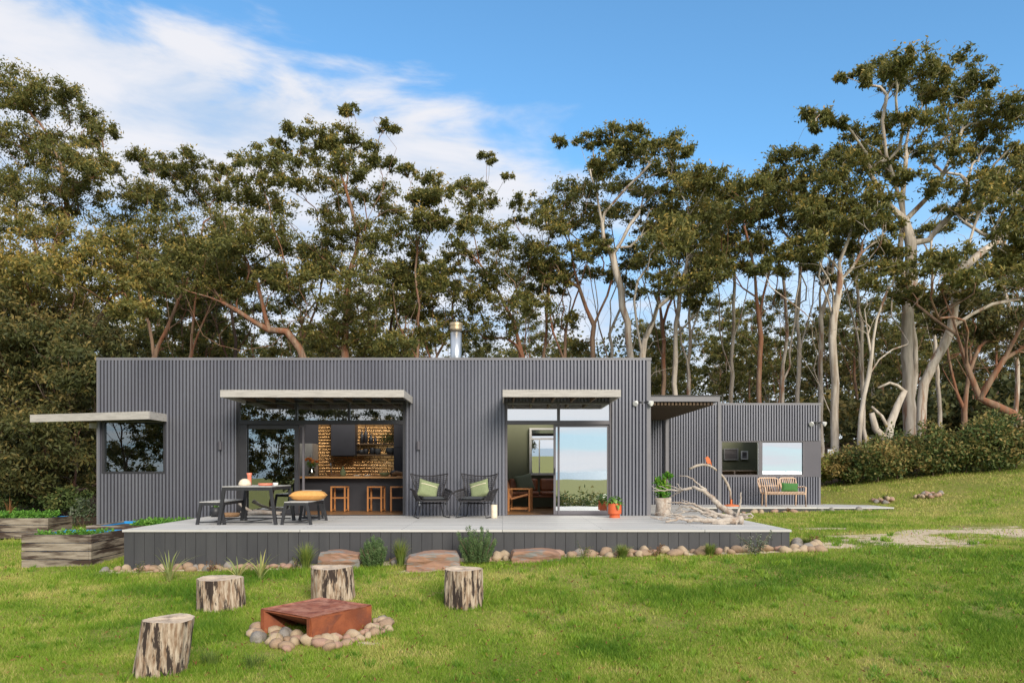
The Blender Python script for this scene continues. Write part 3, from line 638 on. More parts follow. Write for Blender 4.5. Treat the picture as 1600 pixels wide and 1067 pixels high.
# slim gums filling the gaps of the right and middle
rgs = np.random.default_rng(404)
SL = [(1078,36,'pale',.13,'thin pale gum just right of the main roof corner'),(1038,35,'mid',.13,'thin brown gum behind the main roof corner'),(1142,36,'pale',.13,'thin pale gum left of the straight red brown gum'),(1247,36,'pale',.14,'thin pale gum right of the fanning grey stems'),(1282,35,'pale',.15,'slender pale gum left of the wing corner'),(1352,34,'pale',.13,'slender pale gum above the dead forked trunk'),(1470,38,'pale',.14,'slender pale gum right of the tallest gum'),(1590,36,'pale',.14,'slender pale gum cut by the right edge'),(878,37,'mid',.13,'thin brown gum left of the forked gum'),(955,38,'pale',.13,'thin pale gum right of the forked gum'),(842,38,'mid',.12,'thin brown gum right of the flue'),(690,38,'mid',.12,'thin brown gum just left of the flue'),(600,38,'dark',.13,'thin dark gum behind the central left gum'),(470,39,'mid',.13,'thin brown gum above the kitchen awning'),(375,39,'dark',.14,'thin dark gum left of the leaning limbs'),(290,38,'mid',.13,'thin brown gum behind the rounded crown')]
for i, (px, Y, bk, r0, lab) in enumerate(SL):
    top = rgs.uniform(330, 400) if px > 1000 else rgs.uniform(380, 430); a = rgs.uniform(-22, 22); b = a + rgs.uniform(-20, 20)
    fork = rgs.uniform(480, 560)
    tr = [[(px, 720), (px + a * .2, 620), (px + a * .5, fork), (px + a, (fork + top) / 2), (px + b, top)], [(px + a * .5, fork), (px + a * .5 + 22, fork - 60), (px + a + 34, fork - 130)], [(px + a * .3, fork + 60), (px - 20, fork - 10), (px - 34 + a, fork - 90)]]
    cl = [(px + b + rgs.uniform(-30, 30), top + rgs.uniform(-18, 40), rgs.uniform(12, 20)) for _ in range(5)] + [(px + a + 36, fork - 135, 16), (px - 34 + a, fork - 95, 14)]
    px_tree(lab, Y, tr, cl, r0 * 1.5, 'bark_' + bk, 600 + i, nleaf=90, spread=1.2, group='slim gums filling the row')
# a dead forked trunk
t = empty('dead_tree', 'bleached dead forked stump trunk in the hedge left of the tallest gum', 'tree', at(1385, 720, 27))
mb = MB(); b0 = at(1385, 720, 27)
for pl, r in (([(1386,740),(1386,690),(1392,660),(1404,630),(1414,610)], .2), ([(1386,690),(1368,670),(1362,645)], .16), ([(1388,670),(1378,650),(1362,635)], .07), ([(1414,612),(1402,602),(1390,598),(1372,606)], .07)):
    mb.tube([at(a, b, 27) - b0 for a, b in pl], [r * (1 - .6 * i / len(pl)) for i in range(len(pl))], n=8)
mb.build('trunk', M['bark_pale'], t, smooth=True)

# ---- forest further back: five kinds copied, each its own tree
def rnd_tree(seed, H, Wd, nc, bark, leaf, low=.45, nl=110, base=.45):
    rg = np.random.default_rng(seed); tr = []
    a = rg.uniform(-1, 1); tr.append([(0, 0, 0), (a*.3, 0, H*.2), (a, rg.uniform(-.5, .5), H*.45), (a*1.4, 0, H*.7), (a*1.1, 0, H*.9)])
    for k in range(3):
        an = rg.uniform(0, 6.28); z = H * rg.uniform(.25, .5)
        tr.append([(a*.6, 0, z), (a*.6+math.cos(an)*Wd*.22, math.sin(an)*Wd*.22, z+H*.15), (a*.6+math.cos(an)*Wd*.38, math.sin(an)*Wd*.38, z+H*.33)])
    cl = []
    for k in range(nc):
        an = k * 2.4; z = H * (low + (1 - low) * (k + .5) / nc); q = (z / H - low) / (1 - low)
        rr = Wd * .5 * math.sqrt(max(.05, 1 - (q * 2 - .9) ** 2 * .8)) * rg.uniform(.25, 1)
        cl.append(((a + math.cos(an) * rr, math.sin(an) * rr, z), rg.uniform(.9, 1.5)))
    return make_tree('forest_tree', 'x', tr, cl, H * .014, bark, leaf, seed=seed, twig=6, nleaf=nl, ln=.26, wd=.11, base=base, group='forest trees further back')
FT = [rnd_tree(101, 17, 8, 20, 'bark_mid', 'gumleaf', base=.38), rnd_tree(102, 15, 7, 18, 'bark_dark', 'gumleaf', .4, base=.3), rnd_tree(103, 18, 7, 18, 'bark_mid', 'gumleaf', .5, base=.35),
      rnd_tree(104, 13, 8, 22, 'bark_dark', 'darkleaf', .25, nl=140, base=.6), rnd_tree(105, 14, 6, 16, 'bark_pale', 'gumleaf', .5, base=.4)]
FL = ['mid height brown trunked gum in the forest behind the front row', 'dark trunked gum with a rounded crown deep in the forest', 'slim high crowned gum in the forest behind the front row',
      'dark bushy low branched tree deep in the forest', 'small pale trunked gum deep in the forest']
rg = np.random.default_rng(55); first = [True] * 5
def place_ft(k, x, y, s, hs=1.0):
    o = FT[k] if first[k] else copy_tree(FT[k]); first[k] = False
    o.location = (x, y, gh(x, y) - .15); o.rotation_euler = (0, 0, rg.uniform(0, 6.28)); o.scale = (s, s, s * hs); o['label'] = FL[k]; o['group'] = 'forest trees further back: ' + FL[k].split(' in ')[0].split(' deep')[0]
i = 0
for row, (Y, n, s0) in enumerate(((44, 20, .72), (54, 24, .80), (66, 28, .95))):
    for j in range(n):
        x = (-.80 + 1.56 * (j + rg.uniform(.1, .9)) / n) * Y; yy = Y + rg.uniform(-4, 4)
        k = int(rg.integers(0, 5)); s = s0 * rg.uniform(.82, 1.12)
        if x / yy < -.35: s *= 1.12
        if -.12 < x / yy: s *= .80 if row < 2 else .72
        place_ft(k, x, yy, s)
# trees on the slope behind the camera, seen in the glass
for (x, y, s, lab) in ((-22, -9, 1.0, 'spreading tree on the slope mirrored in the corner window'), (-17.5, -8, .85, 'leafy tree on the slope mirrored left of the sliding door'), (-13.6, -8.5, .8, 'leafy tree on the slope mirrored in the left sliding door'), (-10.2, -9, .75, 'bushy tree on the slope mirrored in the middle of the high glass'), (-6.6, -9, .6, 'small tree on the slope mirrored in the right of the high glass')):
    c = copy_tree(FT[3]); c.location = (x, y, gh(x, y) - .2); c.scale = (s, s, s); c.rotation_euler = (0, 0, x); c['label'] = lab; c['group'] = 'trees mirrored in the glass'

# far woodland mass
def far_wood():
    rg = np.random.default_rng(77); C = []; Rd = []
    for k in range(760):
        y = rg.uniform(62, 92); x = rg.uniform(-.86, .86) * y; z = gh(x, y)
        h = rg.uniform(.3, 1) * (12.6 + 2.0 * math.sin(x * .23))
        C.append((x, y, z + h * rg.uniform(.05, 1.0))); Rd.append(rg.uniform(1.4, 2.6))
    for k in range(420):      # low undergrowth nearer
        y = rg.uniform(40, 60); x = rg.uniform(-.84, .84) * y; z = gh(x, y)
        C.append((x, y, z + rg.uniform(.2, 2.6))); Rd.append(rg.uniform(1.0, 2.0))
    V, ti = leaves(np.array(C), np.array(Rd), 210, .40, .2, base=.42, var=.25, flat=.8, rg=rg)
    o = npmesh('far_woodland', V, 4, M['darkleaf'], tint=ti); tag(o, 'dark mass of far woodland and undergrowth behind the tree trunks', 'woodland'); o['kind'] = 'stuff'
far_wood()

def rear_scrub():
    rg = np.random.default_rng(13); C = []; Rd = []
    for k in range(620):
        y = -rg.uniform(11, 50); x = rg.uniform(-.02, .22) * (34.2 - y); z = gh(x, y); C.append((x, y, min(z + rg.uniform(0, 1.6), .1))); Rd.append(rg.uniform(.5, 1.2))
    V, ti = leaves(np.array(C), np.array(Rd), 90, .22, .12, base=.5, var=.3, flat=.8, rg=rg)
    o = npmesh('downhill_scrub', V, 4, M['shrubleaf'], tint=ti); tag(o, 'low scrub downhill mirrored in the right sliding door', 'scrub'); o['kind'] = 'stuff'
rear_scrub()

# ---- shrubs
def shrub(name, label, loc, w, h, leaf='shrubleaf', n=14, nl=160, ln=.10, wd=.05, seed=1, group=None, base=.45, cat='shrub', var=.2):
    rg = np.random.default_rng(seed); t = empty(name, label, cat, loc, group); T = []; rd = []
    for k in range(n):
        an = k * 2.4; q = (k + .5) / n; r = w * .42 * math.sqrt(q) ; z = h * (.22 + .62 * rg.random() * (1.15 - .6 * q))
        T.append(np.array([math.cos(an) * r, math.sin(an) * r * .8, z])); rd.append(min(w, h) * .24 * rg.uniform(.7, 1.2))
    P, par, ends, ntr = skeleton([[(0, 0, -.05), (0, 0, h * .12)]], T, .06, rg, seg=h * .2)
    branch_mesh(P, par, ends, .02 + h * .012, .004).build('stem', M['planttrunk'], t, smooth=True)
    V, ti = leaves(np.array(T), np.array(rd), nl, ln, wd, base=base, var=var, flat=.9, droop=-.1, rg=rg)
    V[:, 2] = np.maximum(V[:, 2], .02)
    npmesh('foliage', V, 4, M[leaf], t, tint=ti)
    return t
HB = [(1300, 26.9, 705, 0.7), (1318, 26.5, 712, 0.9), (1345, 26.1, 690, 0.4), (1372, 25.7, 688, 0.5), (1402, 25.9, 676, 0.45), (1432, 25.7, 694, 0.6), (1458, 25.4, 678, 0.4), (1484, 25.4, 672, 0.5), (1510, 25.2, 668, 0.45), (1536, 25.0, 660, 0.5), (1562, 24.8, 654, 0.42), (1588, 24.8, 650, 0.5), (1612, 24.6, 652, 0.5), (1470, 26.1, 668, 0.3), (1550, 26.1, 650, 0.3), (1420, 26.5, 684, 0.3)]
hl = ['yellow green low bush right beside the wing corner', 'low bush behind the pale marker post', 'dark bush left of the dead forked trunk', 'bush at the foot of the dead forked trunk', 'russet tipped bush at the foot of the tallest gum', 'broad bush right of the tallest gum', 'first tall bush in the middle of the hedge', 'second tall bush in the middle of the hedge with pale tips', 'green bush under the swooping red trunk', 'tall bush left of the hedge end', 'leafy bush near the right edge of the hedge', 'last tall bush at the right edge of the hedge','bush cut by the right picture edge', 'bush showing over the middle of the hedge', 'bush showing over the right of the hedge','bush showing behind the russet tipped bush']
for i, (px, Y, top, b) in enumerate(HB):
    x = (px - VX) * Y / F; g = gh(x, Y); h = (EYE + (HY - top) * Y / F - g) * (1.0 + .20 * math.sin(i * 2.3)) + .1
    shrub('hedge_bush', hl[i], (x, Y, g), 1.8, h, leaf='shrubleaf' if i != 0 else 'tussock', n=24, nl=120, ln=.12, wd=.06, seed=200 + i, group='bushes in the right hedge', base=b * .8 + .2, var=.3)
for i, (px, Y, py, w, h, lab) in enumerate(((130, 20, 822, .8, 1.0, 'young pale leafed shrub by the left end of the house'), (105, 24, 800, 1.8, 1.0, 'dark shrub behind the left raised beds'), (10, 24, 800, 2.5, 1.4, 'dark shrub at the left edge behind the beds'), (60, 26, 800, 2.5, 1.6, 'dark shrub under the bushy left tree'))):
    x = (px - VX) * Y / F
    shrub('garden_shrub', lab, (x, Y, gh(x, Y)), w, h, leaf='greygreen' if i == 0 else 'shrubleaf', n=10 if i == 0 else 16, nl=40 if i == 0 else 140, ln=.09 if i == 0 else .13, wd=.045 if i == 0 else .06, seed=300+i, base=.3)

#REST
# ---------------------------------------------------------------- house
FY = 17.1; kf = FY / F        # facade plane
WY = 22.6; kw = WY / F        # wing plane
def fx(p): return (p - VX) * kf
def fz(p): return EYE + (HY - p) * kf
def wx(p): return (p - VX) * kw
def wz(p): return EYE + (HY - p) * kw
house = empty('house', 'long flat roofed house clad in grey corrugated steel with a lower wing on the right', 'house', (0, FY, 0))
def hb(mb, name, m, parent=house, **k):
    for i, v in enumerate(mb.v): mb.v[i] = (v[0], v[1] - FY, v[2])
    return mb.build(name, M[m], parent, **k)
def corrugated(mb, x0, x1, z0, z1, Y, pitch=.08, ph=0.0, dep=.075):
    xs = []; k = math.floor((x0 - ph) / pitch) - 1
    while True:
        b = ph + k * pitch
        for dx, d in ((0, 0), (.003, -dep), (.046, -dep), (.049, 0)):
            xs.append((b + dx, d))
        k += 1
        if b > x1: break
    pts = [(x, d) for x, d in xs if x0 < x < x1]
    def dat(x):
        for (a, da), (b_, db) in zip(xs, xs[1:]):
            if a <= x <= b_: return da + (db - da) * (x - a) / (b_ - a)
        return 0
    pts = [(x0, dat(x0))] + pts + [(x1, dat(x1))]
    vs = [(x, Y + d, z) for x, d in pts for z in (z0, z1)]
    mb.add(vs, [(2*i, 2*i+2, 2*i+3, 2*i+1) for i in range(len(pts) - 1)])
HX0, HX1, HZ = fx(153), fx(1016), fz(563)
def light_holes(mb, x0, x1, y0, y1, z0, z1):      # roof and ceiling round two unseen openings added to light the rooms
    ya, yb = 18.6, 22.0
    mb.box(x0, x1, y0, ya, z0, z1); mb.box(x0, x1, yb, y1, z0, z1)
    for a, b in ((x0, -5.8), (-2.3, .0), (2.6, x1)): mb.box(a, b, ya + .0005, yb - .0005, z0, z1)
# openings  (x0,x1,z0,z1)
W1 = (fx(161), fx(260), fz(740), fz(655)); D1 = (fx(371), fx(633.5), -.02, fz(626)); D2 = (fx(789.5), fx(955.5), -.02, fz(628))
mb = MB()
def clad(x0, x1, z0, z1): corrugated(mb, x0, x1, z0, z1, FY - .005)
clad(HX0 + .03, W1[0], -.7, HZ); clad(W1[0], W1[1], -.7, W1[2]); clad(W1[0], W1[1], W1[3], HZ); clad(W1[1], D1[0], -.7, HZ)
clad(D1[0], D1[1], D1[3], HZ); clad(D1[1], D2[0], -.02, HZ); clad(D2[0], D2[1], D2[3], HZ); clad(D2[1], HX1 - .09, -.02, HZ)
hb(mb, 'corrugated_cladding', 'steel')
mb = MB()   # roof cap and corner trims
mb.box(HX0 - .02, HX1 + .02, FY - .06, FY + .2, HZ - .01, HZ + .055); mb.box(HX1 - .09, HX1 + .005, FY - .05, FY + .02, -.02, HZ - .012); mb.box(HX0 - .01, HX0 + .03, FY - .045, FY + .02, -.72, HZ - .012)
hb(mb, 'parapet_cap', 'trim', bevel=.006)
HB_ = 26.0
mb = MB()
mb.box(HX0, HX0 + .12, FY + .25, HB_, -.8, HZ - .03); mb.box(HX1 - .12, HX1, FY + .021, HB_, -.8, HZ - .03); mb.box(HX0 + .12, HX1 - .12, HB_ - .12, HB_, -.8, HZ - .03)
light_holes(mb, HX0 + .12, HX1 - .12, FY + .2, HB_ - .12, 2.85, 3.0)
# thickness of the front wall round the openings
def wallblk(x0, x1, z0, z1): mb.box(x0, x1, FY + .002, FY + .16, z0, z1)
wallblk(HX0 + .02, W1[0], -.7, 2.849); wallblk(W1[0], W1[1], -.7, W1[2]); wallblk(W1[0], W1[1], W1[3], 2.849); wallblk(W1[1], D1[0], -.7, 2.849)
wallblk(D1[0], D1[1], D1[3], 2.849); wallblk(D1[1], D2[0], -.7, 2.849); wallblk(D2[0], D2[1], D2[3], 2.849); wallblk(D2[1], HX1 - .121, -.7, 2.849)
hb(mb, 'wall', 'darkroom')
mb = MB(); mb.box(HX0 + .121, HX1 - .121, FY + .161, HB_ - .121, -.2, -.012); mb.box(D1[0] + .001, D1[1] - .001, FY - .02, FY + .16, -.2, -.013); mb.box(D2[0] + .001, D2[1] - .001, FY - .02, FY + .16, -.2, -.013); hb(mb, 'floor', 'floor')
mb = MB(); light_holes(mb, HX0 + .121, HX1 - .121, FY + .2, HB_ - .121, 3.35, 3.45); hb(mb, 'roof', 'galv')
# interior walls
mb = MB(); mb.box(-7.2, -7.08, FY + .165, 22.0, -.01, 2.84); mb.box(-1.9, -1.78, FY + .165, 24.0, -.01, 2.84); hb(mb, 'inner_wall', 'darkroom')
TY = 22.3; kt = TY / F
tx = lambda p: (p - VX) * kt
tz = lambda p: EYE + (HY - p) * kt
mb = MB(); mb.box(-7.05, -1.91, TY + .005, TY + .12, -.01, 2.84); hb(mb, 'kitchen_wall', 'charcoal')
mb = MB(); mb.box(tx(498), tx(521), TY - .02, TY + .004, .9, 2.7); mb.box(tx(521.2), tx(620), TY - .02, TY + .004, .9, 2.7); hb(mb, 'tiled_splashback', 'tiles')
# living room
LY = 21.4; kl = LY / F
lx = lambda p: (p - VX) * kl
lz = lambda p: EYE + (HY - p) * kl
mb = MB(); mb.box(-.35, 3.3, LY, LY + .1, -.01, 2.84); mb.box(-.12, -.02, FY + .3, LY - .002, -.01, 2.84); mb.box(2.95, 3.05, FY + .2, LY - .002, -.01, 2.84); hb(mb, 'living_room_wall', 'olive')
mb = MB(); x0, x1, z0, z1 = lx(827), lx(900), lz(742), lz(669)
fr = MB()
for a in ((x0, x0+.06, z0, z1), (x1-.06, x1, z0, z1), (x0+.06, x1-.06, z0, z0+.06), (x0+.06, x1-.06, z1-.05, z1)): fr.box(a[0], a[1], LY - .14, LY - .002, a[2], a[3])
for a in ((x0+.06, x1-.06, lz(687), lz(684.5)), (lx(841.5), lx(843), z0+.06, lz(687)-.001)): fr.box(a[0], a[1], LY - .12, LY - .105, a[2], a[3])
w = hb(fr, 'framed_mirror', 'white'); xm, zm = (x0+x1)/2, (z0+z1)/2; mb.box(x0+.06-xm, x1-.06-xm, -.004, .004, z0+.06-zm, z1-.05-zm)
pn = mb.build('pane', M['mirror'], w, loc=(xm, LY - .06 - FY, zm)); pn.rotation_euler = (R(.9), 0, R(-5.2))  # a mirror, turned so it reflects the bright outdoors through the open door
tilt_pane = True
# glazing
def frame_rect(mb, x0, x1, z0, z1, Y, w, d, wb=None):
    wb = wb or w
    mb.box(x0, x0 + w, Y, Y + d, z0, z1); mb.box(x1 - w, x1, Y, Y + d, z0, z1); mb.box(x0 + w, x1 - w, Y, Y + d, z1 - w, z1); mb.box(x0 + w, x1 - w, Y, Y + d, z0, z0 + wb)
def window(name, x0, x1, z0, z1, Y, w, d, fm, gm, wb=None, label=None, extra=None):
    mb = MB(); frame_rect(mb, x0, x1, z0, z1, Y, w, d, wb)
    if extra: extra(mb)
    f = hb(mb, name, fm, bevel=.004)
    if gm:
        g = MB(); g.box(x0 + w - .005, x1 - w + .005, Y + d * .45, Y + d * .45 + .008, z0 + (wb or w) - .005, z1 - w + .005); p = hb(g, 'pane', gm); p.parent = f
    if label: f['label'] = label
    return f
window('corner_window', *W1, FY - .05, .055, .12, 'frame', 'glass')
# corner window inner mullions
mb = MB(); mb.box(fx(204), fx(212), FY + .5, FY + .56, fz(738), fz(668)); mb.box(fx(241), fx(246), FY + .5, FY + .56, fz(738), fz(668)); mb.box(W1[0] + .1, W1[1], FY + .5, FY + .56, fz(668), fz(660)); hb(mb, 'inner_frame', 'frame')
# left opening: outer frame, transoms, sliding door
f = MB(); frame_rect(f, D1[0], D1[1], D1[2], D1[3], FY - .03, .06, .14, .03); f.box(D1[0] + .06, D1[1] - .06, FY - .028, FY + .10, fz(663), fz(656.5))
for a, b in ((461.5, 465), (543.5, 547)): f.box(fx(a), fx(b), FY - .026, FY + .1, fz(656.4), D1[3] - .061)
f.box(D1[0] + .06, fx(386), FY - .02, FY + .02, 0, fz(663.2))
tf = hb(f, 'door_frame', 'frame', bevel=.004)
for a, b in ((375.5, 462), (464.5, 544), (546.5, 631)):
    g = MB(); g.box(fx(a) , fx(b), FY + .02, FY + .028, fz(657), fz(629)); hb(g, 'transom_pane', 'glassmid').parent = tf
sd_ = window('sliding_door', fx(378), fx(466), .02, fz(663.3), FY + .03, .10, .05, 'frame', 'glassmid', .12)
mb = MB(); mb.tube([at(463, 722, FY + .0), at(463, 735, FY + .0)], .012); hb(mb, 'handle', 'black').parent = sd_
window('sliding_door', fx(462.5), fx(474), .02, fz(663.3), FY + .085, .05, .05, 'frame2', None)
mb = MB(); mb.box(fx(384), fx(461), FY + .3, FY + .31, fz(736), 2.6); mb.box(fx(384), fx(461), FY + .285, FY + .325, fz(737.5), fz(735.9)); hb(mb, 'roller_blind', 'charcoal')
# right opening
f = MB(); frame_rect(f, D2[0], D2[1], D2[2], D2[3], FY - .03, .05, .14, .03); f.box(D2[0] + .05, D2[1] - .05, FY - .028, FY + .10, fz(663), fz(657)); f.box(fx(870.5), fx(875), FY - .026, FY + .1, fz(656.9), D2[3] - .051)
tf = hb(f, 'door_frame', 'frame2', bevel=.004)
for a, b in ((793, 871), (874.5, 952.5)):
    g = MB(); g.box(fx(a), fx(b), FY + .02, FY + .028, fz(657.5), fz(631)); hb(g, 'transom_pane', 'glasshi').parent = tf
sd_ = window('sliding_door', fx(865), fx(952.5), .02, fz(663.2), FY + .02, .055, .05, 'frame2', 'glasshi', .09, extra=lambda m_: m_.box(fx(871.5), fx(874.5), FY + .0, FY + .02, .02, fz(664)))
mb = MB(); mb.tube([at(866.5, 731, FY - .03), at(866.5, 742, FY - .03)], .014); hb(mb, 'handle', 'black').parent = sd_
# awnings
def awning(pts, z0, z1, nm='awning'):
    n = len(pts); t = .03
    mb = MB(); V = [(x, y, z1 - .03) for x, y in pts] + [(x, y, z1) for x, y in pts]
    mb.add(V, [tuple(range(n-1, -1, -1)), tuple(range(n, 2*n))] + [(i, (i+1) % n, n + (i+1) % n, n + i) for i in range(n)])
    a = hb(mb, nm, 'soffit')
    mb = MB()
    for i in range(n - 1 if n > 4 else n):
        p, q = Vector((*pts[i], 0)), Vector((*pts[(i+1) % n], 0))
        if min(p.y, q.y) > FY - .1 and abs(p.x - q.x) > .5 and n <= 4: continue
        d = (q - p).normalized(); nn = Vector((d.y, -d.x, 0)); e = t if i == 0 else 0
        vs = [(p.x - d.x*e, p.y - d.y*e, z0), (q.x + d.x*e, q.y + d.y*e, z0), (q.x + d.x*e + nn.x*t, q.y + d.y*e + nn.y*t, z0), (p.x - d.x*e + nn.x*t, p.y - d.y*e + nn.y*t, z0)]
        vs += [(a_, b_, z1 + .004) for a_, b_, c_ in vs]
        mb.add(vs, [(0,3,2,1),(4,5,6,7),(0,1,5,4),(1,2,6,5),(2,3,7,6),(3,0,4,7)])
    hb(mb, 'fascia', 'fascia').parent = a
    mb = MB()
    for i in range(int(abs(pts[1][0] - pts[0][0]) / .45)):
        x = pts[0][0] + .2 + i * .45
        if x > HX0: mb.box(x, x + .04, pts[0][1] + (.3 if n > 4 else .05), FY - .035, z0 + .02, z1 - .031)
    hb(mb, 'batten', 'soffit').parent = a
    return a
awning([(fx(347) * 15.6 / FY, 15.6), (-2.13, 15.6), (-2.13, FY - .035), (fx(347) * 15.6 / FY, FY - .035)], 2.615, 2.765)
awning([(.035, 15.6), (2.5, 15.6), (2.5, FY - .035), (.035, FY - .035)], 2.62, 2.77)
awning([(-11.1, 17.22), (-7.86, 16.2), (-7.86, FY - .035), (HX0 + .02, FY - .035), (HX0 - .015, 19.6), (-11.1, 19.6)], 2.19, 2.36)
# wing
mb = MB(); WX0, WX1, WZ = HX1 + .005, wx(1281), wz(633)
oz0, oz1 = wz(745), wz(688.5)
def cw(x0, x1, z0, z1): corrugated(mb, x0, x1, z0, z1, WY)
cw(WX0, 5.02, 0, WZ); cw(5.16, 6.75, 0, WZ); cw(6.75, WX1 - .05, 0, oz0); cw(6.75, WX1 - .05, oz1, WZ)
hb(mb, 'wing_cladding', 'steel')
mb = MB(); mb.box(WX0, WX1 + .03, WY - .06, WY + .2, WZ, WZ + .065); mb.box(WX1 - .05, WX1 + .01, WY - .04, WY + .2, 0, oz0); mb.box(WX1 - .05, WX1 + .01, WY - .04, WY + .2, oz1, WZ - .001); hb(mb, 'parapet_cap', 'trim')
mb = MB(); mb.box(wx(1256), WX1 + .012, WY - .05, WY + .02, oz0 + .002, oz1 - .002); hb(mb, 'flat_panel', 'panel')
mb = MB(); mb.box(HX1 + .01, 6.3, WY + .25, WY + 5, WZ - .15, WZ - .05); mb.box(9.0, WX1, WY + .25, WY + 5, WZ - .15, WZ - .05); mb.box(6.3, 9.0, WY + .25, WY + 1.2, WZ - .15, WZ - .05); mb.box(WX1 - .12, WX1 - .005, WY + .21, WY + 5, -.5, WZ - .16)  # gap left in the unseen wing roof, added to brighten the bedroom
mb.box(HX1 + .01, 6.6, WY + .03, WY + .2, -.3, WZ - .16); mb.box(9.4, WX1 - .13, WY + .03, WY + .2, -.3, WZ - .16); mb.box(6.6, 9.4, WY + .03, WY + .2, -.3, oz0); mb.box(6.6, 9.4, WY + .03, WY + .2, oz1, WZ - .16)
hb(mb, 'wing_wall', 'darkroom')
mb = MB(); mb.box(6.0, 9.65, WY + 3.6, WY + 3.7, -.3, 2.8); mb.box(5.9, 6.0, WY + .3, WY + 3.6, -.3, 2.8); mb.box(6.0, 9.65, WY + .3, WY + 3.6, -.3, -.05); hb(mb, 'bedroom_wall', 'olive')
f = MB(); frame_rect(f, 6.75, wx(1256) - .002, oz0, oz1, WY - .05, .04, .12, .07); f.box(wx(1185), wx(1190.5), WY - .048, WY + .06, oz0 + .07, oz1 - .04)
wf = hb(f, 'wing_window', 'frame2'); g = MB(); g.box(wx(1190), wx(1254.5), WY, WY + .008, oz0 + .06, oz1 - .03); hb(g, 'pane', 'glasshi').parent = wf
g = MB(); frame_rect(g, wx(1190), wx(1254.8), oz0 + .071, oz1 - .041, WY - .02, .015, .018); hb(g, 'sash', 'frame2').parent = wf
g = MB(); g.box(wx(1184), wx(1185.4), WY - .02, WY + .06, oz0 + .071, oz1 - .041); hb(g, 'sash', 'galv').parent = wf

# flue
t = empty('chimney_flue', 'shiny round steel chimney flue with a brass coloured cowl above the roof', 'chimney', (at(712.5, 600, 19).x, 19, 3.4))
mb = MB(); mb.lathe([(.145, 0), (.145, at(0, 520, 19).z - 3.4)], n=28); mb.build('pipe', M['galv'], t, smooth=True)
mb = MB(); z = at(0, 515, 19).z - 3.4; mb.lathe([(.15, z - .03), (.17, z), (.17, z + .05), (.16, z + .06), (.16, z + .09), (.175, z + .1), (.175, z + .16), (.16, z + .17)], n=28); mb.build('cowl', M['brass'], t)

# deck
deck = empty('timber_deck', 'wide pale grey deck with a dark vertical board skirt along the front of the house', 'deck', (0, 13, 0))
mb = MB(); mb.box(-6.76, 5.14, -.03, FY - 13 - .04, -.04, 0); mb.box(HX1 + .02, 5.14, FY - 13 - .04, WY - 13 - .04, -.04, 0); mb.box(-6.76 + .0, HX0 + .02, 0, 0, 0, 0) if False else None
mb.box(5.145, 11.2, 20.85 - 13, WY - 13 - .04, -.04, 0); mb.box(10.0, 11.2, WY - 13 - .035, WY - 12.6, -.04, 0)
mb.build('deck_boards', M['deck'], deck)
mb = MB(); random.seed(3)
x = -6.74
while x < 5.11:
    w = min(.176, 5.115 - x); mb.box(x, x + w, -.005 + random.uniform(0, .004), .025, -1.05, -.043); x += .183
mb.box(-6.74, 5.11, .026, .05, -1.05, -.044)
mb.box(-6.745, -6.72, .051, FY - 13 - .06, -1.2, -.044); mb.box(5.09, 5.118, .051, 20.9 - 13, -.8, -.044); mb.box(5.119, 11.18, 20.9 - 13, 20.93 - 13, -.5, -.044); mb.box(11.15, 11.18, 20.931 - 13, 22.9 - 13, -.4, -.044)
mb.build('skirt', M['skirt'], deck)

# pergola
t = empty('pergola', 'dark slatted pergola roof on a grey post between the house and the wing', 'pergola', (5.1, 17.3, 0))
mb = MB(); X0 = HX1 + .01 - 5.1
mb.box(X0, .04, -.06, .0, 2.68, 2.80); mb.build('beam', M['trim'], t)
mb = MB(); mb.box(-.05, .04, .001, 5.23, 2.68, 2.79); mb.box(X0, -.051, 5.15, 5.23, 2.68, 2.79); mb.build('beam', M['frame'], t)
mb = MB(); n = 18
for i in range(n): xx = X0 + .03 + i * (-X0 - .1) / n; mb.box(xx, xx + .052, .002, 5.14, 2.60, 2.675)
mb.build('slat', M['soffit'], t)
mb = MB(); mb.box(X0 - .0, .08, -.08, 5.25, 2.805, 2.83); mb.build('roof_sheet', M['frame'], t)
mb = MB(); mb.box(-.01, .075, -.07, .02, -.5, 2.678); mb.build('post', M['trim'], t, bevel=.004)
mb = MB(); mb.box(-.1, .0, 5.05, 5.14, .28, 2.678); mb.build('post', M['trim'], t); mb = MB(); mb.box(-.1, -.01, 5.06, 5.13, 0, .279); mb.build('post_foot', M['black'], t)

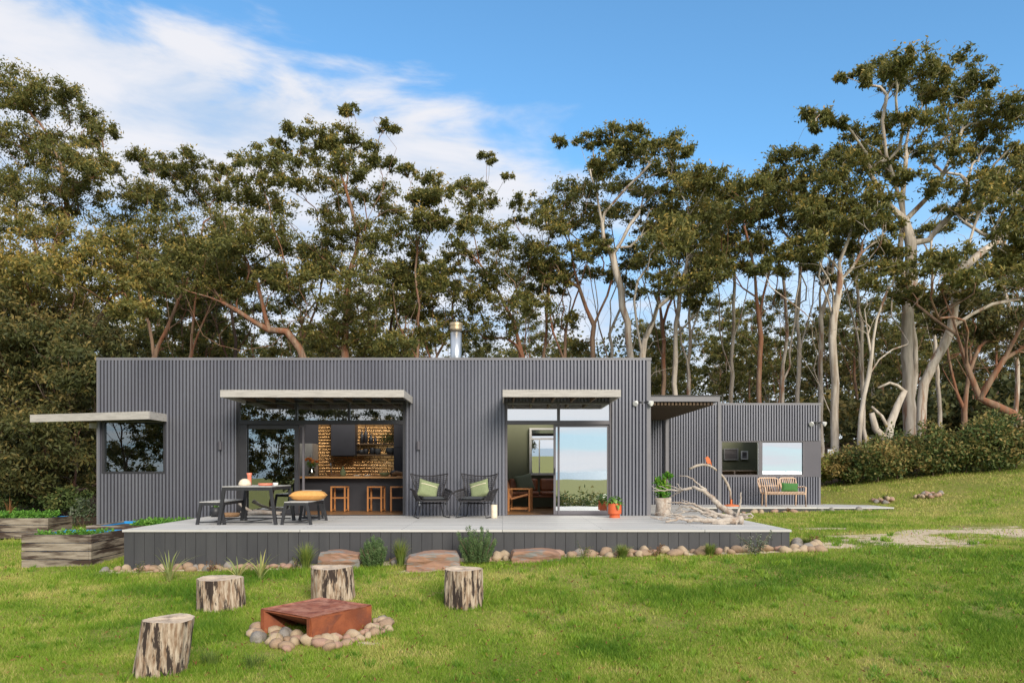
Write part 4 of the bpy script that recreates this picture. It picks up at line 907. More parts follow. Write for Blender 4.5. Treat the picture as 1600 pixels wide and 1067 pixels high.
# wall lamps and flood lights
for (px, lab) in ((345.5, 'small dark wall lamp left of the kitchen door'), (654, 'small dark wall lamp right of the kitchen door')):
    p = at(px, 696, FY - .035); t = empty('wall_lamp', lab, 'wall lamp', p, 'wall lamps on the front of the house')
    mb = MB(); mb.box(-.035, .035, -.02, 0, -.09, .09); mb.build('back_plate', M['black'], t, bevel=.003)
    mb = MB(); mb.tube([(0, -.07, -.10), (0, -.07, .10)], .045, n=16); mb.box(-.01, .01, -.03, -.02, -.02, .02); mb.build('lamp_body', M['panel'], t, smooth=False)
def flood(p, s, lab):
    t = empty('flood_light', lab, 'flood light', p, 'twin flood lights')
    mb = MB(); mb.box(-.05, .05, -.03, 0, -.05, .05); mb.tube([(-.04, -.03, 0), (-.12, -.08, .03), (-.2, -.1, -.02)], .022); mb.tube([(.04, -.03, 0), (.1, -.08, .03), (.16, -.1, .0)], .022); mb.build('bracket', M['black'], t)
    for sx, d in ((-1, Vector((-.5, -.6, -.5))), (1, Vector((.6, -.6, -.35)))):
        d.normalize(); c = Vector((sx * .2, -.1, -.02)); mb = MB()
        mb.tube([c - d * .08, c - d * .02, c + d * .05], [.03, .06, .075], n=14); h = mb.build('lamp_head', M['white'], t, smooth=False)
        mb = MB(); mb.tube([c + d * .051, c + d * .056], .066, n=14); mb.build('lens', M['lampglass'], h)
    t.scale = (s, s, s)
flood(at(1004, 629, FY - .05), .85, 'twin white flood light near the top right of the main house')
flood(at(1276, 661, WY - .06), .95, 'twin white flood light at the right end of the wing')
t = MB(); t.box(0, .075, 0, .03, 0, .1); tag(t.build('power_outlet', M['white'], None, bevel=.005, loc=at(651.8, 790, FY - .07)), 'small white power outlet on the wall beside the left wicker chair', 'power outlet')

# ---------------------------------------------------------------- kitchen
IY = 19.3; ki = IY / F
ix = lambda p: (p - VX) * ki
isl = empty('kitchen_island', 'charcoal kitchen island with an orange timber benchtop', 'kitchen island', (0, IY, 0))
mb = MB(); mb.box(-5.6, -2.05, 0, .75, -.01, .845); mb.build('panel', M['charcoal'], isl)
mb = MB(); mb.box(-5.65, -2.0, -.32, .8, .85, .895); mb.build('benchtop', M['counter'], isl, bevel=.005)
# tall fridge, hood, cupboard, shelves
t = empty('refrigerator', 'grey steel refrigerator in the left corner of the kitchen', 'refrigerator', (tx(484), TY - .7, 0)); mb = MB(); mb.box(-.45, .26, 0, .68, 0, 1.85); b = mb.build('body', M['mount'], t, bevel=.01); mb = MB(); mb.box(.2, .22, -.03, -.005, .8, 1.5); mb.build('handle', M['galv'], t)
t = empty('range_hood', 'black box shaped cooker hood on the gold tiles', 'range hood', (tx(541), TY - .45, 1.5)); mb = MB(); mb.box(-.36, .36, 0, .42, .0, 1.3); mb.build('hood_body', M['charcoal'], t, bevel=.005); mb = MB(); mb.box(-.33, .33, .03, .4, -.02, -.002); mb.build('filter', M['black'], t)
t = empty('tall_cupboard', 'charcoal full height cupboard at the right end of the kitchen', 'cupboard', (tx(630), TY - .6, 0)); mb = MB(); mb.box(-.2, .7, 0, .58, 0, 2.7); mb.build('carcass', M['charcoal'], t); mb = MB(); mb.box(-.19, .69, -.02, -.002, 0.02, 1.72); mb.box(-.19, .69, -.02, -.002, 1.74, 2.68); mb.build('door', M['charcoal'], t, bevel=.003)
t = empty('back_counter', 'low charcoal counter under the gold tiles', 'counter', (-5.0, TY - .65, 0)); mb = MB(); mb.box(-.4, 2.1, 0, .62, 0, .86); mb.build('cabinet', M['charcoal'], t); mb = MB(); mb.box(-.4, 2.1, -.02, .62, .861, .9); mb.build('worktop', M['counter'], t)
for i, (pz, lab) in enumerate(((693, 'upper timber shelf on the gold tiles'), (710, 'lower timber shelf on the gold tiles'))):
    mb = MB(); mb.box(tx(560), tx(619), 0, .25, -.035, 0); tag(mb.build('kitchen_shelf', M['soffit'], None, loc=(0, TY - .27, tz(pz))), lab, 'shelf', 'kitchen shelves')
def vessel(name, lab, cat, p, prof, m, grp=None, n=14):
    mb = MB(); mb.lathe(prof, n=n); return tag(mb.build(name, M[m], None, smooth=True, loc=p), lab, cat, grp)
sh1, sh2 = tz(693) + .001, tz(710) + .001
for i, (px, h, r, lab) in enumerate(((567, .42, .05, 'tall dark bottle with a long neck on the upper kitchen shelf'), (573, .52, .055, 'tallest dark bottle on the upper kitchen shelf'), (581, .3, .06, 'short dark bottle on the upper kitchen shelf'), (588, .22, .045, 'small slim bottle near the middle of the upper kitchen shelf'))):
    vessel('bottle', lab, 'bottle', (tx(px), TY - .14, sh1), [(r, 0), (r, h*.6), (r*.35, h*.75), (r*.35, h), (.001, h+.001)], 'black', 'bottles on the upper shelf')
for px, h, r, lab in ((566, .14, .11, 'wide black bowl at the left of the lower kitchen shelf'), (573, .17, .08, 'black pot beside the wide bowl on the lower kitchen shelf'), (583, .2, .08, 'dark jug in the middle of the lower kitchen shelf'), (591.5, .17, .09, 'grey green jar on the lower kitchen shelf'), (612, .2, .16, 'large dark green pot at the right of the lower kitchen shelf')):
    vessel('kitchen_pot', lab, 'pot', (tx(px), TY - .14, sh2), [(r*.6, 0), (r, h*.4), (r, h*.9), (r*.9, h), (.001, h)], 'padfab' if px in (591.5, 612) else 'black', 'pots on the lower shelf')
def hanging_leaves(name, lab, cat, loc, r, h, m, n=300, ln=.06, wd=.03, base=.4):
    V, ti = leaves(np.array([[0, 0, h*.5]]), np.array([r]), n, ln, wd, base=base, flat=h/r*.5, var=.2)
    o = npmesh(name, V, 4, M[m], tint=ti); o.location = loc; return tag(o, lab, cat)
hanging_leaves('trailing_plant', 'dark trailing plant on the right half of the upper kitchen shelf', 'plant', (tx(607), TY - .16, sh1), .28, .34, 'darkleaf')
CZ = .896
vessel('green_bottle', 'squat yellow green glass bottle on the island benchtop', 'bottle', (ix(532), IY + .3, CZ), [(.05, 0), (.085, .06), (.07, .14), (.025, .2), (.02, .27), (.001, .271)], 'lettucepot' if 'lettucepot' in M else 'sage')
vessel('green_bowl', 'pale green bowl on the right of the island benchtop', 'bowl', (ix(599), IY + .2, CZ), [(.06, 0), (.13, .05), (.15, .1), (.14, .1), (.02, .03)], 'sage')
vessel('teapot', 'dark iron teapot at the right of the island benchtop', 'teapot', (ix(613), IY + .3, CZ), [(.07, 0), (.11, .06), (.09, .13), (.03, .16), (.001, .19)], 'black')
mb = MB(); mb.tube([(-.22, 0, .05), (-.1, .02, .09), (.05, 0, .06), (.16, .02, .1), (.24, 0, .06)], [.04, .06, .055, .06, .03], n=8); tag(mb.build('bread_loaf', M['basket'], None, smooth=True, loc=(ix(624), IY + .15, CZ)), 'knobbly brown loaf at the right end of the island benchtop', 'bread')
vessel('wooden_tray', 'round wooden bowl left of the green bottle on the island', 'bowl', (ix(519), IY + .35, CZ), [(.16, 0), (.2, .03), (.22, .06), (.2, .06), (.05, .02)], 'basket')
for px, lab in ((556, 'small white dish nearest the middle of the island benchtop'), (572, 'small white dish left of the green bowl on the island')):
    vessel('dish', lab, 'dish', (ix(px), IY + .15, CZ), [(.05, 0), (.09, .02), (.1, .035), (.09, .035), (.02, .01)], 'white', 'small dishes on the island')
t = empty('flower_vase', 'clear glass vase of orange and red flowers at the left end of the island', 'vase', (ix(485.5), IY + .1, CZ))
mb = MB(); mb.lathe([(.04, 0), (.085, .06), (.095, .12), (.05, .2), (.06, .26), (.055, .26), (.045, .2), (.085, .12), (.03, .02)], n=18); mb.build('glass', M['glass'], t, smooth=True)
mb = MB(); fl = MB()
for k in range(13):
    a = k * 2.4; r = .05 + .13 * (k % 5) / 4; top = Vector((math.cos(a) * r, math.sin(a) * r, .36 + .12 * ((k * 7) % 5) / 5)); mb.tube([(0, 0, .03), tuple(top * .6), tuple(top)], .004, n=4)
    fl.lathe([(.01, -.02), (.034, 0), (.03, .03), (.012, .05)], c=top, n=8)
mb.build('stems', M['planttrunk'], t); V, ti = leaves(np.array([[0, 0, .32]]), np.array([.14]), 90, .09, .03); npmesh('leaves', V, 4, M['potleaf'], t, tint=ti); fl.build('petals', M['flower'], t, smooth=True)
# stools
def stool(loc, lab, rz=0):
    t = empty('bar_stool', lab, 'stool', loc, 'timber bar stools', rz); h = .61; w = .36; q = .04
    for sx in (-1, 1):
        for sy in (-1, 1):
            mb = MB(); mb.box(sx*(w/2)-q/2, sx*(w/2)+q/2, sy*.14-q/2, sy*.14+q/2, 0, h); mb.build('leg', M['timber'], t, bevel=.003)
    mb = MB(); mb.box(-w/2-.02, w/2+.02, -.16, .16, h+.001, h+.035); mb.build('seat', M['timber'], t, bevel=.004)
    mb = MB()
    for sy in (-1, 1): mb.box(-w/2+.021, w/2-.021, sy*.14-.012, sy*.14+.012, .33, .36)
    for sx in (-1, 1): mb.box(sx*w/2-.012, sx*w/2+.012, -.119, .119, .02, .05)
    mb.build('rung', M['timber'], t)
for px, lab, rz in ((531, 'leftmost of the three timber stools at the island', -.1), (588, 'middle of the three timber stools at the island', -.14), (622, 'rightmost of the three timber stools at the island', .12)):
    stool((px and (px - VX) * 18.95 / F, 18.95, 0), lab, rz)
# dark bench lamp/tap
mb = MB(); mb.tube([(0, 0, 0), (0, 0, .28), (0, -.08, .34), (0, -.14, .28)], .012, n=8); tag(mb.build('tap', M['galv'], None, smooth=True, loc=(ix(511), IY + .5, CZ)), 'slim steel tap on the left of the island benchtop', 'tap')

# ---------------------------------------------------------------- soft things
def cushion(w, h, th, n=14, pin=.12):
    mb = MB()
    def pt(u, v, s):
        x, y = u*2-1, v*2-1; e = (1-x**4)*(1-y**4); px = x*(1 - pin*(1-abs(y)**2)*.5 + 0) if False else x
        k = 1 - .07 * (1 - abs(y)**1.6) * abs(x)**3; k2 = 1 - .07 * (1 - abs(x)**1.6) * abs(y)**3
        return (x*w/2*k, s*th/2*max(0, e)**.5, y*h/2*k2)
    mb.grid(lambda u, v: pt(u, v, -1), n, n)
    b = len(mb.v); g = MB(); g.grid(lambda u, v: pt(u, v, 1), n, n)
    mb.add(g.v, [tuple(reversed(f)) for f in g.f])
    return mb
# living room
t = empty('sofa', 'tan leather sofa against the olive wall', 'sofa', (1.05, 20.75, 0))
mb = MB(); mb.box(-.9, .9, -.35, .4, .30, .36); mb.build('base', M['leather'], t, bevel=.02)
for k, x in enumerate((-.45, .45)):
    mb = MB(); mb.box(x-.43, x+.43, -.36, .25, .365, .46); mb.build('seat_cushion', M['leather'], t, bevel=.035)
    mb = MB(); mb.box(x-.42, x+.42, .2, .42, .465, .82); mb.build('back_cushion', M['leather'], t, bevel=.06)
mb = MB(); mb.box(-1.05, -.9, -.3, .4, .36, .7); mb.build('arm', M['leather'], t, bevel=.05)
for x in (-.95, .85):
    for y in (-.3, .35):
        mb = MB(); mb.box(x, x+.05, y, y+.05, 0, .299); mb.build('leg', M['timber'], t)
o = cushion(.52, .5, .18).build('sofa_cushion', M['sagedark'], None, smooth=True, loc=(.62, 20.72, .70)); o.rotation_euler = (R(-18), R(-12), R(10)); tag(o, 'square grey green cushion on the tan sofa', 'cushion')
M['tan'] = mat('bright_tan_leather', (.46, .20, .09), (.56, .27, .13), rough=.45, scale=6, bump=.1)
t = empty('armchair', 'low leather sling armchair with an orange timber frame inside the right door', 'armchair', (.42, 19.1, 0), None, R(-8))
for sy in (-.3, .3):
    for x in (-.22, .32):
        mb = MB(); mb.box(x-.025, x+.025, sy-.02, sy+.02, 0, .56); mb.build('leg', M['timber'], t, bevel=.004)
    mb = MB(); mb.box(-.28, .36, sy-.03, sy+.03, .561, .59); mb.build('armrest', M['timber'], t, bevel=.005)
    mb = MB(); mb.box(-.17, .27, sy-.015, sy+.015, .05, .09); mb.build('rail', M['timber'], t)
mb = MB(); mb.grid(lambda u, v: (.3 - .5*u if u < 1 else -.2, -.27 + .54*v, .42 - .14*u), 6, 4); mb.grid(lambda u, v: (-.2 - .2*u, -.27 + .54*v, .28 + .62*u), 6, 4); o = mb.build('sling', M['tan'], t, smooth=True); sm = o.modifiers.new('s', 'SOLIDIFY'); sm.thickness = .05
t = empty('coffee_table', 'low dark timber coffee table by the sofa', 'table', (1.75, 19.9, 0)); mb = MB(); mb.box(-.5, .5, -.3, .3, .42, .46); mb.build('tabletop', M['leather'], t, bevel=.01)
for sx in (-1, 1): mb = MB(); mb.bar((sx*.35, -.2, 0), (sx*.1, .2, .42), .04); mb.bar((sx*.35, .2, 0), (sx*.1, -.2, .42), .04); mb.build('leg', M['timber'], t)
mb = MB(); mb.box(-.15, .15, -.1, .1, 0, .02); tag(mb.build('magazine', M['white'], None, loc=(1.5, 19.85, .462)), 'white magazine lying on the coffee table', 'magazine')
# bedroom
for px, py, w, h, mt, lab in ((1142, 709.5, 23, 18.5, 'mount', 'large landscape print in a grey frame on the bedroom wall'), (1163, 711, 11, 13.5, 'white', 'small portrait print in a white frame on the bedroom wall')):
    Yp = WY + 3.55; k = Yp / F; p = at(px, py, Yp); t = empty('picture', lab, 'picture', p, 'framed pictures in the bedroom'); w *= k; h *= k
    mb = MB(); frame_rect(mb, -w/2, w/2, -h/2, h/2, -.03, .04, .03); mb.build('frame', M[mt], t); mb = MB(); mb.box(-w/2+.04, w/2-.04, -.012, -.002, -h/2+.04, h/2-.04); mb.build('print', M['print'], t)
t = empty('bedhead', 'pale cane bedhead with arched panels seen through the wing window', 'bedhead', (at(1148, 740, WY + 3.2).x, WY + 3.2, 0))
mb = MB(); w = 1.15; z0, z1 = .35, EYE - .02
for z in (z0, z1): mb.tube([(-w, 0, z), (w, 0, z)], .03)
for x in (-w, 0, w): mb.tube([(x, 0, 0), (x, 0, z1)], .03)
for cx in (-w/2, w/2):
    for r in (.53, .38):
        mb.tube([(cx + r*math.cos(a*math.pi/12), 0, z0 + r*1.1*math.sin(a*math.pi/12)) for a in range(13)], .018, n=6)
mb.build('cane_frame', M['rattan'], t, smooth=True); mb = MB(); mb.box(-w+.02, w-.02, .03, .04, z0, z1); mb.build('cane_panel', M['basket'], t)
mb = MB(); mb.box(6.0, 9.3, 0, .3, -.04, 0)
# dry twigs in the corner window
t = MB(); random.seed(5)
for k, (px, w, h) in enumerate(((172, 1, 22), (178, -1, 20), (195, -2, 22), (196, 2, 16), (208, 1, 18), (214, 2, 26), (224, 3, 20), (230, 2, 22), (238, -1, 16), (190, -4, 12))):
    pts = [at(px + w * j * 1.6 + random.uniform(-1.5, 1.5) * (j > 0), 737 - h * j / 4, FY + .25) for j in range(5)]
    t.tube([p - at(160, 737, FY + .25) for p in pts], [.012, .01, .008, .006, .004], n=5)
    q = pts[2]; t.tube([q - at(160, 737, FY + .25), q - at(160, 737, FY + .25) + Vector((.10 * (1 if k % 2 else -1), 0, .1))], [.006, .003], n=4)
tag(t.build('dried_twigs', M['drift'], None, smooth=True, loc=at(160, 737, FY + .25)), 'row of pale dried twigs standing inside the corner window', 'twigs')

# ---------------------------------------------------------------- outdoor furniture
def frame_table(name, lab, cat, x0, x1, y0, y1, h, sp, tk, grp=None, topm='benchtop'):
    c = Vector(((x0+x1)/2, (y0+y1)/2, 0)); t = empty(name, lab, cat, c, grp); w, d = (x1-x0)/2, (y1-y0)/2
    for sx in (-1, 1):
        for sy in (-1, 1):
            mb = MB(); mb.bar((sx*(w+sp), sy*(d-tk/2), 0), (sx*(w-tk/2), sy*(d-tk/2), h-.012), tk); mb.build('leg', M['black'], t, bevel=.004)
    mb = MB()
    mb.box(-w+tk*.9, w-tk*.9, -d, -d+tk*.9, h-.012-tk, h-.012); mb.box(-w+tk*.9, w-tk*.9, d-tk*.9, d, h-.012-tk, h-.012); mb.box(-w, -w+tk*.8, -d+tk, d-tk, h-.01-tk, h-.012); mb.box(w-tk*.8, w, -d+tk, d-tk, h-.01-tk, h-.012)
    for sy in (-1, 1): mb.box(-w, w, sy*(d-tk/2)-.01, sy*(d-tk/2)+.01, .035, .06)
    mb.bar((-w*.2, -d+.05, .045), (w*.2, d-.05, .045), .02)
    mb.build('frame', M['black'], t)
    mb = MB(); n = max(3, int(2*w/.11)); bw = 2*w/n
    for i in range(n): mb.box(-w+i*bw+.003, -w+(i+1)*bw-.003, -d+.002, d-.002, h-.009, h+.006)
    mb.build('tabletop' if h > .6 else 'seat', M[topm], t)
    return t
frame_table('dining_table', 'black framed outdoor dining table with a pale top on the left of the deck', 'table', -5.42, -4.46, 14.1, 15.4, .74, .07, .062)
frame_table('bench_seat', 'black framed bench left of the dining table', 'bench', -5.88, -5.45, 14.15, 15.4, .44, .05, .055, 'benches at the dining table')
frame_table('bench_seat', 'black framed bench holding the ochre cushion right of the dining table', 'bench', -4.22, -3.76, 14.1, 15.4, .44, .05, .055, 'benches at the dining table')
# a third bench end peeps out behind the table
frame_table('side_stool', 'black stool behind the cushioned bench near the sliding door', 'stool', -4.3, -3.95, 15.6, 15.95, .62, .03, .04)
o = cushion(.72, .5, .2).build('ochre_cushion', M['orange'], None, smooth=True, loc=(-3.93, 14.8, .545)); o.rotation_euler = (R(90), 0, R(8)); tag(o, 'plump ochre cushion lying on the right bench', 'cushion')
vessel('upturned_bowl', 'cream dome shaped bowl upturned on the left of the dining table', 'bowl', (at(382.5, 0, 14.7).x, 14.7, .747), [(.125, 0), (.12, .05), (.095, .10), (.05, .135), (.001, .14)], 'cream', n=24)
mb = MB(); mb.lathe([(.045, 0), (.04, .1), (.042, .2), (.055, .25), (.05, .255), (.03, .2)], n=18, wob=.1); tag(mb.build('coral_vase', M['coral'], None, smooth=True, loc=(at(389.5, 0, 15.1).x, 15.1, .747)), 'slim coral vase with a lobed rim behind the cream bowl', 'vase')
vessel('coral_plate', 'shallow coral dish on the right of the dining table', 'dish', (at(415, 0, 14.6).x, 14.6, .747), [(.12, 0), (.145, .02), (.145, .05), (.13, .05), (.12, .02)], 'coral', n=24)
vessel('white_cup', 'white cup beside the coral dish on the dining table', 'cup', (at(430.5, 0, 14.4).x, 14.4, .747), [(.045, 0), (.052, .065), (.047, .065), (.04, .01)], 'white', n=18)
# things on the deck behind the table
t = empty('small_pot_plant', 'small spiky plant in a black pot on the deck behind the left bench', 'potted plant', (at(337, 0, 16.6).x, 16.6, 0))
mb = MB(); mb.lathe([(.10, 0), (.13, .22), (.12, .22), (.10, .18)], n=18); mb.build('pot', M['black'], t, smooth=True)
def blades(n, h, spread, w, m, parent, lean=.6, seed=1, z0=0, base=.5, name='leaves', tip=.0, seg=4, rad=.04):
    rg = np.random.default_rng(seed); V = []; T = []
    for k in range(n):
        a = rg.uniform(0, 6.28); L = h * rg.uniform(.6, 1.1); ln = lean * rg.uniform(.15, 1); o = np.array([math.cos(a), math.sin(a), 0]) ; p0 = o * rad * rg.random() + np.array([0, 0, z0]); side = np.array([-math.sin(a), math.cos(a), 0]); an2 = rg.uniform(-1, 1); side = side * math.cos(an2) + o * math.sin(an2) * .6
        pts = []; 
        for j in range(seg + 1):
            u = j / seg; pts.append(p0 + o * spread * ln * (u ** 1.8) + np.array([0, 0, L * (u - .35 * ln * u * u * u)]))
        tt = np.clip(base + rg.normal(0, .18), 0, 1)
        for j in range(seg):
            w0 = w * (1 - (j / seg) ** 2) * .5 + .0005; w1 = w * (1 - ((j + 1) / seg) ** 2) * .5 + .0003
            V += [pts[j] - side * w0, pts[j] + side * w0, pts[j+1] + side * w1, pts[j+1] - side * w1]; T.append(np.clip(tt + tip * j / seg, 0, 1))
    return npmesh(name, np.array(V), 4, M[m], parent, tint=np.array(T))
blades(26, .22, .2, .02, 'potleaf', t, 1.2, 4, .18)
mb = MB(); mb.lathe([(.17, 0), (.2, .05), (.19, .09), (.17, .09), (.15, .03)], n=20, wob=.04); tag(mb.build('woven_basket', M['basket'], None, smooth=True, loc=(at(360, 0, 16.6).x, 16.6, 0)), 'shallow brown woven basket on the deck behind the dining table', 'basket')
def driftlog(lab, P0, lines, rad):
    mb = MB(); random.seed(len(lab)); o = Vector(P0)
    for pl, r in lines:
        pts = [at(a, b, y) - o for a, b, y in pl]
        mb.tube(pts, [r * (1 - .65 * i / (len(pts) - 1)) * random.uniform(.85, 1.15) for i in range(len(pts))], n=7)
    return tag(mb.build('driftwood', M['drift'], None, smooth=True, loc=P0), lab, 'driftwood')
driftlog('small heap of pale driftwood against the left sliding door', (-5.6, 16.5, 0), [([(374, 785, 16.7), (382, 793, 16.6), (392, 798, 16.5), (400, 802, 16.5)], .05), ([(388, 802, 16.4), (405, 800, 16.4), (422, 801, 16.5), (438, 803, 16.5)], .06), ([(396, 799, 16.6), (410, 799, 16.6), (428, 800, 16.6), (440, 800, 16.6)], .045), ([(376, 800, 16.6), (386, 796, 16.6), (378, 790, 16.6)], .02)], .05)

def wing_chair(loc, lab, rz, mir):
    t = empty('wicker_chair', lab, 'chair', loc, 'black wicker wing chairs', rz)
    s = mir
    def back(u, v):      # u across, v up
        x = (u - .5) * (.50 + .36 * v); y = .30 + .22 * v - .30 * (abs(u - .5) * 2) ** 2 * (.5 + .5 * v); z = .40 + .52 * v + .06 * v * (abs(u - .5) * 2) ** 2
        return Vector((x, y, z))
    mb = MB()
    for i in range(15): u = i / 14; mb.tube([back(u, j / 6) for j in range(7)], .006 if 0 < i < 14 else .013, n=5)
    for j in range(13): v = j / 12; mb.tube([back(i / 12, v) for i in range(13)], .005 if j < 12 else .014, n=5)
    mb.build('backrest', M['wicker'], t)
    mb = MB(); mb.grid(lambda u, v: Vector(((u-.5)*(.56), -.34 + .66*v, .36 + .04*(1-v) + .05*(abs(u-.5)*2)**3)), 8, 8); mb.grid(lambda u, v: Vector(((u-.5)*(.56), -.34 + .66*v, .32)), 3, 3)
    mb.tube([(-.29, .3, .37), (-.31, -.3, .4), (-.24, -.38, .38), (.24, -.38, .38), (.31, -.3, .4), (.29, .3, .37)], .02, n=6); mb.build('seat', M['wicker'], t)
    for sx in (-1, 1):
        def arm(u, v, sx=sx): return Vector((sx*(.29 + .10*v), .36 - .72*u, .38 + (.24 - .05*u)*v * (1 if u < .9 else .8)))
        mb = MB()
        for i in range(14): mb.tube([arm(i/13, j/3) for j in range(4)], .006, n=4)
        for j in range(5): mb.tube([arm(i/8, j/4) for i in range(9)], .005, n=4)
        mb.tube([arm(i/8, 1) + Vector((sx*.01, 0, .01)) for i in range(9)], .022, n=6); mb.build('armrest', M['wicker'], t)
        mb = MB(); pts = [(sx*.25, .22, .34), (sx*.34, .30, .012), (sx*.34, -.02, .012), (sx*.35, -.34, .012), (sx*.26, -.26, .34)]
        mb.tube(pts, .012, n=6); mb.build('leg_hoop', M['black'], t)
    mb = cushion(.5, .56, .1); o = mb.build('seat_pad', M['padfab'], t, smooth=True); o.rotation_euler = (R(90), 0, 0); o.location = (0, -.06, .43)
    return t
for px, lab, rz, cx, cl in ((674, 'left black wicker wing chair turned slightly right', .30, .0, 'sage cushion with a pale stripe on the left wicker chair'), (744, 'right black wicker wing chair turned slightly left', -.30, 0, 'sage cushion with a pale stripe on the right wicker chair')):
    X = (px - VX) * 16.35 / F; wing_chair((X, 16.35, 0), lab, rz, 1)
    c = Vector((X, 16.35, 0)) + Matrix.Rotation(rz, 3, 'Z') @ Vector((-.07 if rz > 0 else .07, .02, .63))
    t = empty('cushion', cl, 'cushion', c, 'sage cushions on the wicker chairs'); t.rotation_euler = (R(-24), R(16 if rz > 0 else -16), rz)
    cushion(.46, .42, .15).build('cover', M['sage'], t, smooth=True)
    mb = MB(); mb.grid(lambda u, v: Vector((-.215 + .43*u, -.078 * max(0, (1-(2*u-1)**4)) ** .5 - .003 , .07 + .012*v)), 16, 1); o = mb.build('stripe', M['cream'], t); sm = o.modifiers.new('s', 'SOLIDIFY'); sm.thickness = .006
vessel('white_candle_holder', 'white cylindrical lantern standing right of the wicker chairs', 'lantern', (at(772, 0, 16.2).x, 16.2, 0), [(.07, 0), (.072, .01), (.072, .29), (.065, .295), (.06, .28), (.02, .27)], 'cream', n=24)
t = empty('orange_planter', 'leafy plant in an orange pot by the right sliding door', 'potted plant', (at(960.5, 0, 16.3).x, 16.3, 0))
mb = MB(); mb.lathe([(.115, 0), (.118, .06), (.10, .065), (.10, .07), (.145, .085), (.15, .1), (.15, .315), (.14, .32), (.135, .28), (.02, .27)], n=32); mb.build('pot', M['terracotta'], t, smooth=False)
def bigleaves(n, r, h, L, Wd, m, parent, seed, z0, base=.6, flatn=.2):
    rg = np.random.default_rng(seed); V = []; T = []
    for k in range(n):
        a = k * 2.4 + rg.uniform(-.3, .3); q = rg.random(); rad = r * (.2 + .8 * q); z = z0 + h * (1 - q * .9) * rg.uniform(.75, 1.05)
        o = np.array([math.cos(a), math.sin(a), 0]); s = np.array([-math.sin(a), math.cos(a), 0]); dwn = rg.uniform(-.2, .9) * (.4 + q); l = L * rg.uniform(.7, 1.1); w = Wd * rg.uniform(.8, 1.1)
        c = o * rad * .45 + np.array([0, 0, z]); pts = []
        prof = [0, .75, 1, .7, 0]
        for j in range(5):
            u = j / 4; mid = c + o * l * u + np.array([0, 0, -dwn * l * u * u]); pts.append((mid, prof[j] * w / 2))
        tt = np.clip(base + rg.normal(0, .2), 0, 1)
        for j in range(4):
            (p, a1), (q2, a2) = pts[j], pts[j+1]; up = np.array([0, 0, 1.])
            for sg in (-1, 1):
                V += [p, q2, q2 + s * a2 * sg + up * a2 * .3, p + s * a1 * sg + up * a1 * .3]; T.append(np.clip(tt + (.08 if sg > 0 else -.05), 0, 1))
    return npmesh('leaves', np.array(V), 4, M[m], parent, tint=np.array(T))
bigleaves(46, .18, .22, .17, .09, 'potleaf', t, 3, .28)
# stump planter with a bright cycad
t = empty('stump_planter', 'bright green plant in a hollow grey log pot beside the right house corner', 'potted plant', (at(1030, 0, 17.4).x, 17.0, 0))
mb = MB(); mb.lathe([(.18, 0), (.17, .1), (.175, .25), (.19, .4), (.18, .42), (.14, .36), (.02, .34)], n=24, wob=.09); mb.build('pot', M['drift'], t, smooth=True)
V, ti = leaves(np.array([[-.03, 0, .55], [-.06, .05, .75], [.06, 0, .62], [.12, .02, .9], [.0, 0, .45]]), np.array([.15, .11, .13, .07, .14]), 80, .12, .045, base=.6, var=.2, flat=1, droop=-1.0); npmesh('leaves', V, 4, M['fern'], t, tint=ti)
mb = MB(); mb.tube([(0, 0, .35), (.06, 0, .65), (.13, .02, 1.0)], [.02, .014, .008]); mb.tube([(0, 0, .35), (-.05, .03, .8)], [.02, .01]); mb.build('stem', M['planttrunk'], t)

# large driftwood
t = MB(); O = Vector((3.9, 14.9, 0)); random.seed(9)
def dw(pl, r0, r1, n=8, jig=.012):
    pts = [at(a, b, y) for a, b, y in pl]; out = []
    for i in range(len(pts) - 1):
        for k in range(4): out.append(pts[i].lerp(pts[i+1], k / 4) + Vector([random.uniform(-1, 1) * jig for _ in range(3)]) * (0 if (i == 0 and k == 0) else 1))
    out.append(pts[-1]); m = len(out)
    for p in out: p.z = max(p.z, r1 * .8)
    t.tube([p - O for p in out], [(r0 + (r1 - r0) * (i / (m - 1)) ** .8) * random.uniform(.9, 1.12) for i in range(m)], n=n)
dw([(1150, 808, 14.6), (1140, 800, 14.6), (1128, 793, 14.7), (1118, 784, 14.7), (1108, 773, 14.8), (1100, 767, 14.8), (1090, 763, 14.8), (1082, 761, 14.9), (1072, 764, 14.9), (1060, 766, 15.0), (1045, 766, 15.1), (1019, 766, 15.2)], .075, .010, 9)
dw([(1108, 775, 14.8), (1102, 765, 14.8), (1096, 760, 14.8), (1088, 754, 14.9), (1082, 748, 14.9), (1072, 743, 14.9), (1060, 743, 15.0)], .032, .006)
dw([(1082, 761, 14.9), (1068, 765, 15.0), (1058, 770, 15.1), (1048, 777, 15.2), (1040, 779, 15.2)], .022, .006)
dw([(1072, 765, 14.9), (1058, 763, 15.0), (1046, 759, 15.1), (1040, 758, 15.1)], .016, .005); dw([(1066, 765, 14.9), (1060, 758, 15.0), (1057, 755, 15)], .012, .004); dw([(1050, 766, 15.1), (1038, 762, 15.2), (1029, 758, 15.2)], .012, .004); dw([(1030, 766, 15.2), (1022, 762, 15.2), (1018, 759, 15.2)], .01, .004)
dw([(1160, 812, 14.3), (1145, 812, 14.3), (1125, 815, 14.3), (1105, 813, 14.35), (1085, 812, 14.4), (1073, 814, 14.4)], .085, .03, 9)
dw([(1152, 810, 14.5), (1130, 806, 14.5), (1112, 800, 14.6), (1098, 794, 14.7), (1085, 788, 14.8), (1070, 786, 14.9), (1055, 784, 15.0), (1044, 786, 15.1)], .055, .010)
